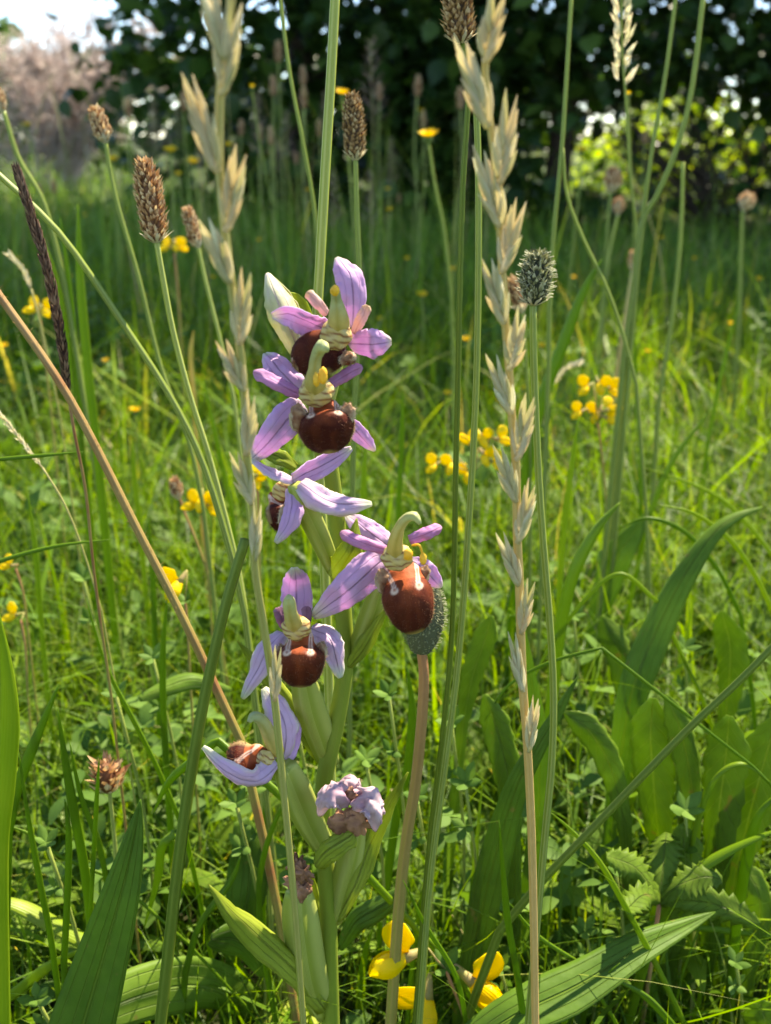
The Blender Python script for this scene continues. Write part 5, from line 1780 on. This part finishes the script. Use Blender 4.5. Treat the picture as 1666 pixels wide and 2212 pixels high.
HY = 3.9
gp = V(1520, 335, HY)
gp2 = V(1285, 310, HY)
gaps = [(gp.x, gp.z + .01, .34, .24, .92), (gp2.x, gp2.z, .24, .17, .90)]
ex = V(205, 200, HY).x + .10
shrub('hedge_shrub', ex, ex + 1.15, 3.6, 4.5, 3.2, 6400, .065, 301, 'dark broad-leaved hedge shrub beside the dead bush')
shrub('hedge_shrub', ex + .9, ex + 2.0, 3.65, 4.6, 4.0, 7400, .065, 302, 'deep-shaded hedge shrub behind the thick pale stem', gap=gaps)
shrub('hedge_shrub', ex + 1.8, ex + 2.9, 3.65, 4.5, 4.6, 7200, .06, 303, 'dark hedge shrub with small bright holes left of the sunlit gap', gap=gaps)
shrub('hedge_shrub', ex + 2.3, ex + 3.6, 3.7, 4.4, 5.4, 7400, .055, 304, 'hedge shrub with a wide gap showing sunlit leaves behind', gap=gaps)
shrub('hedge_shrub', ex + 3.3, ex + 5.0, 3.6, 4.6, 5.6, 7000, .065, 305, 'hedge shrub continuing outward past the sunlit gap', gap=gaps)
shrub('hedge_shrub', ex + 4.8, ex + 6.8, 3.6, 4.6, 5.4, 5200, .085, 307, 'outermost unseen hedge shrub added to shade the far meadow')  # out-of-view shrub added so the hedge's shadow covers the meadow
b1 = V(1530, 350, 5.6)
shrub('sunlit_shrub', b1.x - .62, b1.x + .85, 5.0, 5.8, .46, 4200, .034, 306, 'low sunlit yellow-green shrub seen through the hedge gap', M_HEDGE_SUNLIT, tint=.5, nl=9)
# twigs crossing the gap
tw = thing('bare_branch', (gp.x + .1, 4.05, 0), 'tangle of bare dark twigs across the sunlit hedge gap', 'branch')
g = random.Random(9)
mb = MB()
b0 = Vector((gp.x + .1, 4.05, -.02))
for k in range(26):
    e = Vector((gp.x + g.uniform(-.5, .5), 4.05 + g.uniform(-.15, .15), gp.z + g.uniform(-.2, .35)))
    m_ = b0.lerp(e, .5) + Vector((g.uniform(-.12, .12), g.uniform(-.05, .05), g.uniform(-.05, .08)))
    l = [Vector(q) for q in spline([b0, m_, e], 10)]
    mb.tube(l, [.008 - .0006 * i for i in range(10)], 5)
    for j in range(6):
        q = l[g.randrange(3, 10)]
        e2 = q + Vector((g.uniform(-.22, .22), g.uniform(-.1, .1), g.uniform(-.12, .2)))
        mb.tube([q, q.lerp(e2, .5) + Vector((0, 0, g.uniform(-.03, .03))), e2], [.004, .003, .0015], 4)
mb.build('twigs', M_BARK, tw)

# dead pinkish bush on the left, with greener bushes behind it
db = V(110, 200, 7.0)
dead = thing('dead_bush', (db.x, 7.0, 0), 'bleached pinkish-grey leafless bush under the patch of blue sky', 'bush')
g = random.Random(15)
mb = MB()
tk = MB()
for k in range(14):
    th = g.uniform(0, 6.28)
    e = Vector((db.x + math.cos(th) * g.uniform(.1, .85), 7.0 + math.sin(th) * .4, g.uniform(.55, 1.02)))
    b0 = Vector((db.x + g.uniform(-.1, .1), 7.0, -.02))
    m_ = b0.lerp(e, .5) + Vector((g.uniform(-.1, .1), 0, g.uniform(0, .15)))
    l = [Vector(q) for q in spline([b0, m_, e], 12)]
    tk.tube(l, [.018 - .0013 * i for i in range(12)], 5, t=.4)
    for j in range(170):
        q = l[g.randrange(3, 12)] + Vector((g.gauss(0, .05), g.gauss(0, .05), g.gauss(0, .05)))
        e2 = q + Vector((g.gauss(0, .09), g.gauss(0, .08), g.uniform(-.06, .16)))
        m2 = q.lerp(e2, .5) + Vector((g.gauss(0, .02), g.gauss(0, .02), g.gauss(0, .02)))
        mb.tube([q, m2, e2], [.005, .004, .002], 3, t=g.random(), cap=False)
tk.build('stems', M_DEADWOOD, dead)
stuff(mb.build('twigs', M_DEADWOOD, dead))
shrub('field_shrub', db.x - 2.0, db.x + .1, 8.2, 9.2, .95, 2600, .06, 310, 'green shrub half hidden behind the bleached bush', tint=.7)
for i, (x, y, w, h) in enumerate([(-9, 26, 6, 2.6), (-3, 30, 6, 2.4), (4, 28, 7, 2.8), (12, 27, 7, 3.0), (-18, 27, 7, 2.6)]):
    shrub('far_tree', x - w / 2, x + w / 2, y - 1, y + 1, h, 2200, .28, 320 + i, 'distant rounded green bush at the far side of the field', tint=.7, nl=4)
for o in bpy.data.objects:
    if o.name.startswith('far_tree'):
        o['group'] = 'bushes along the far field edge'
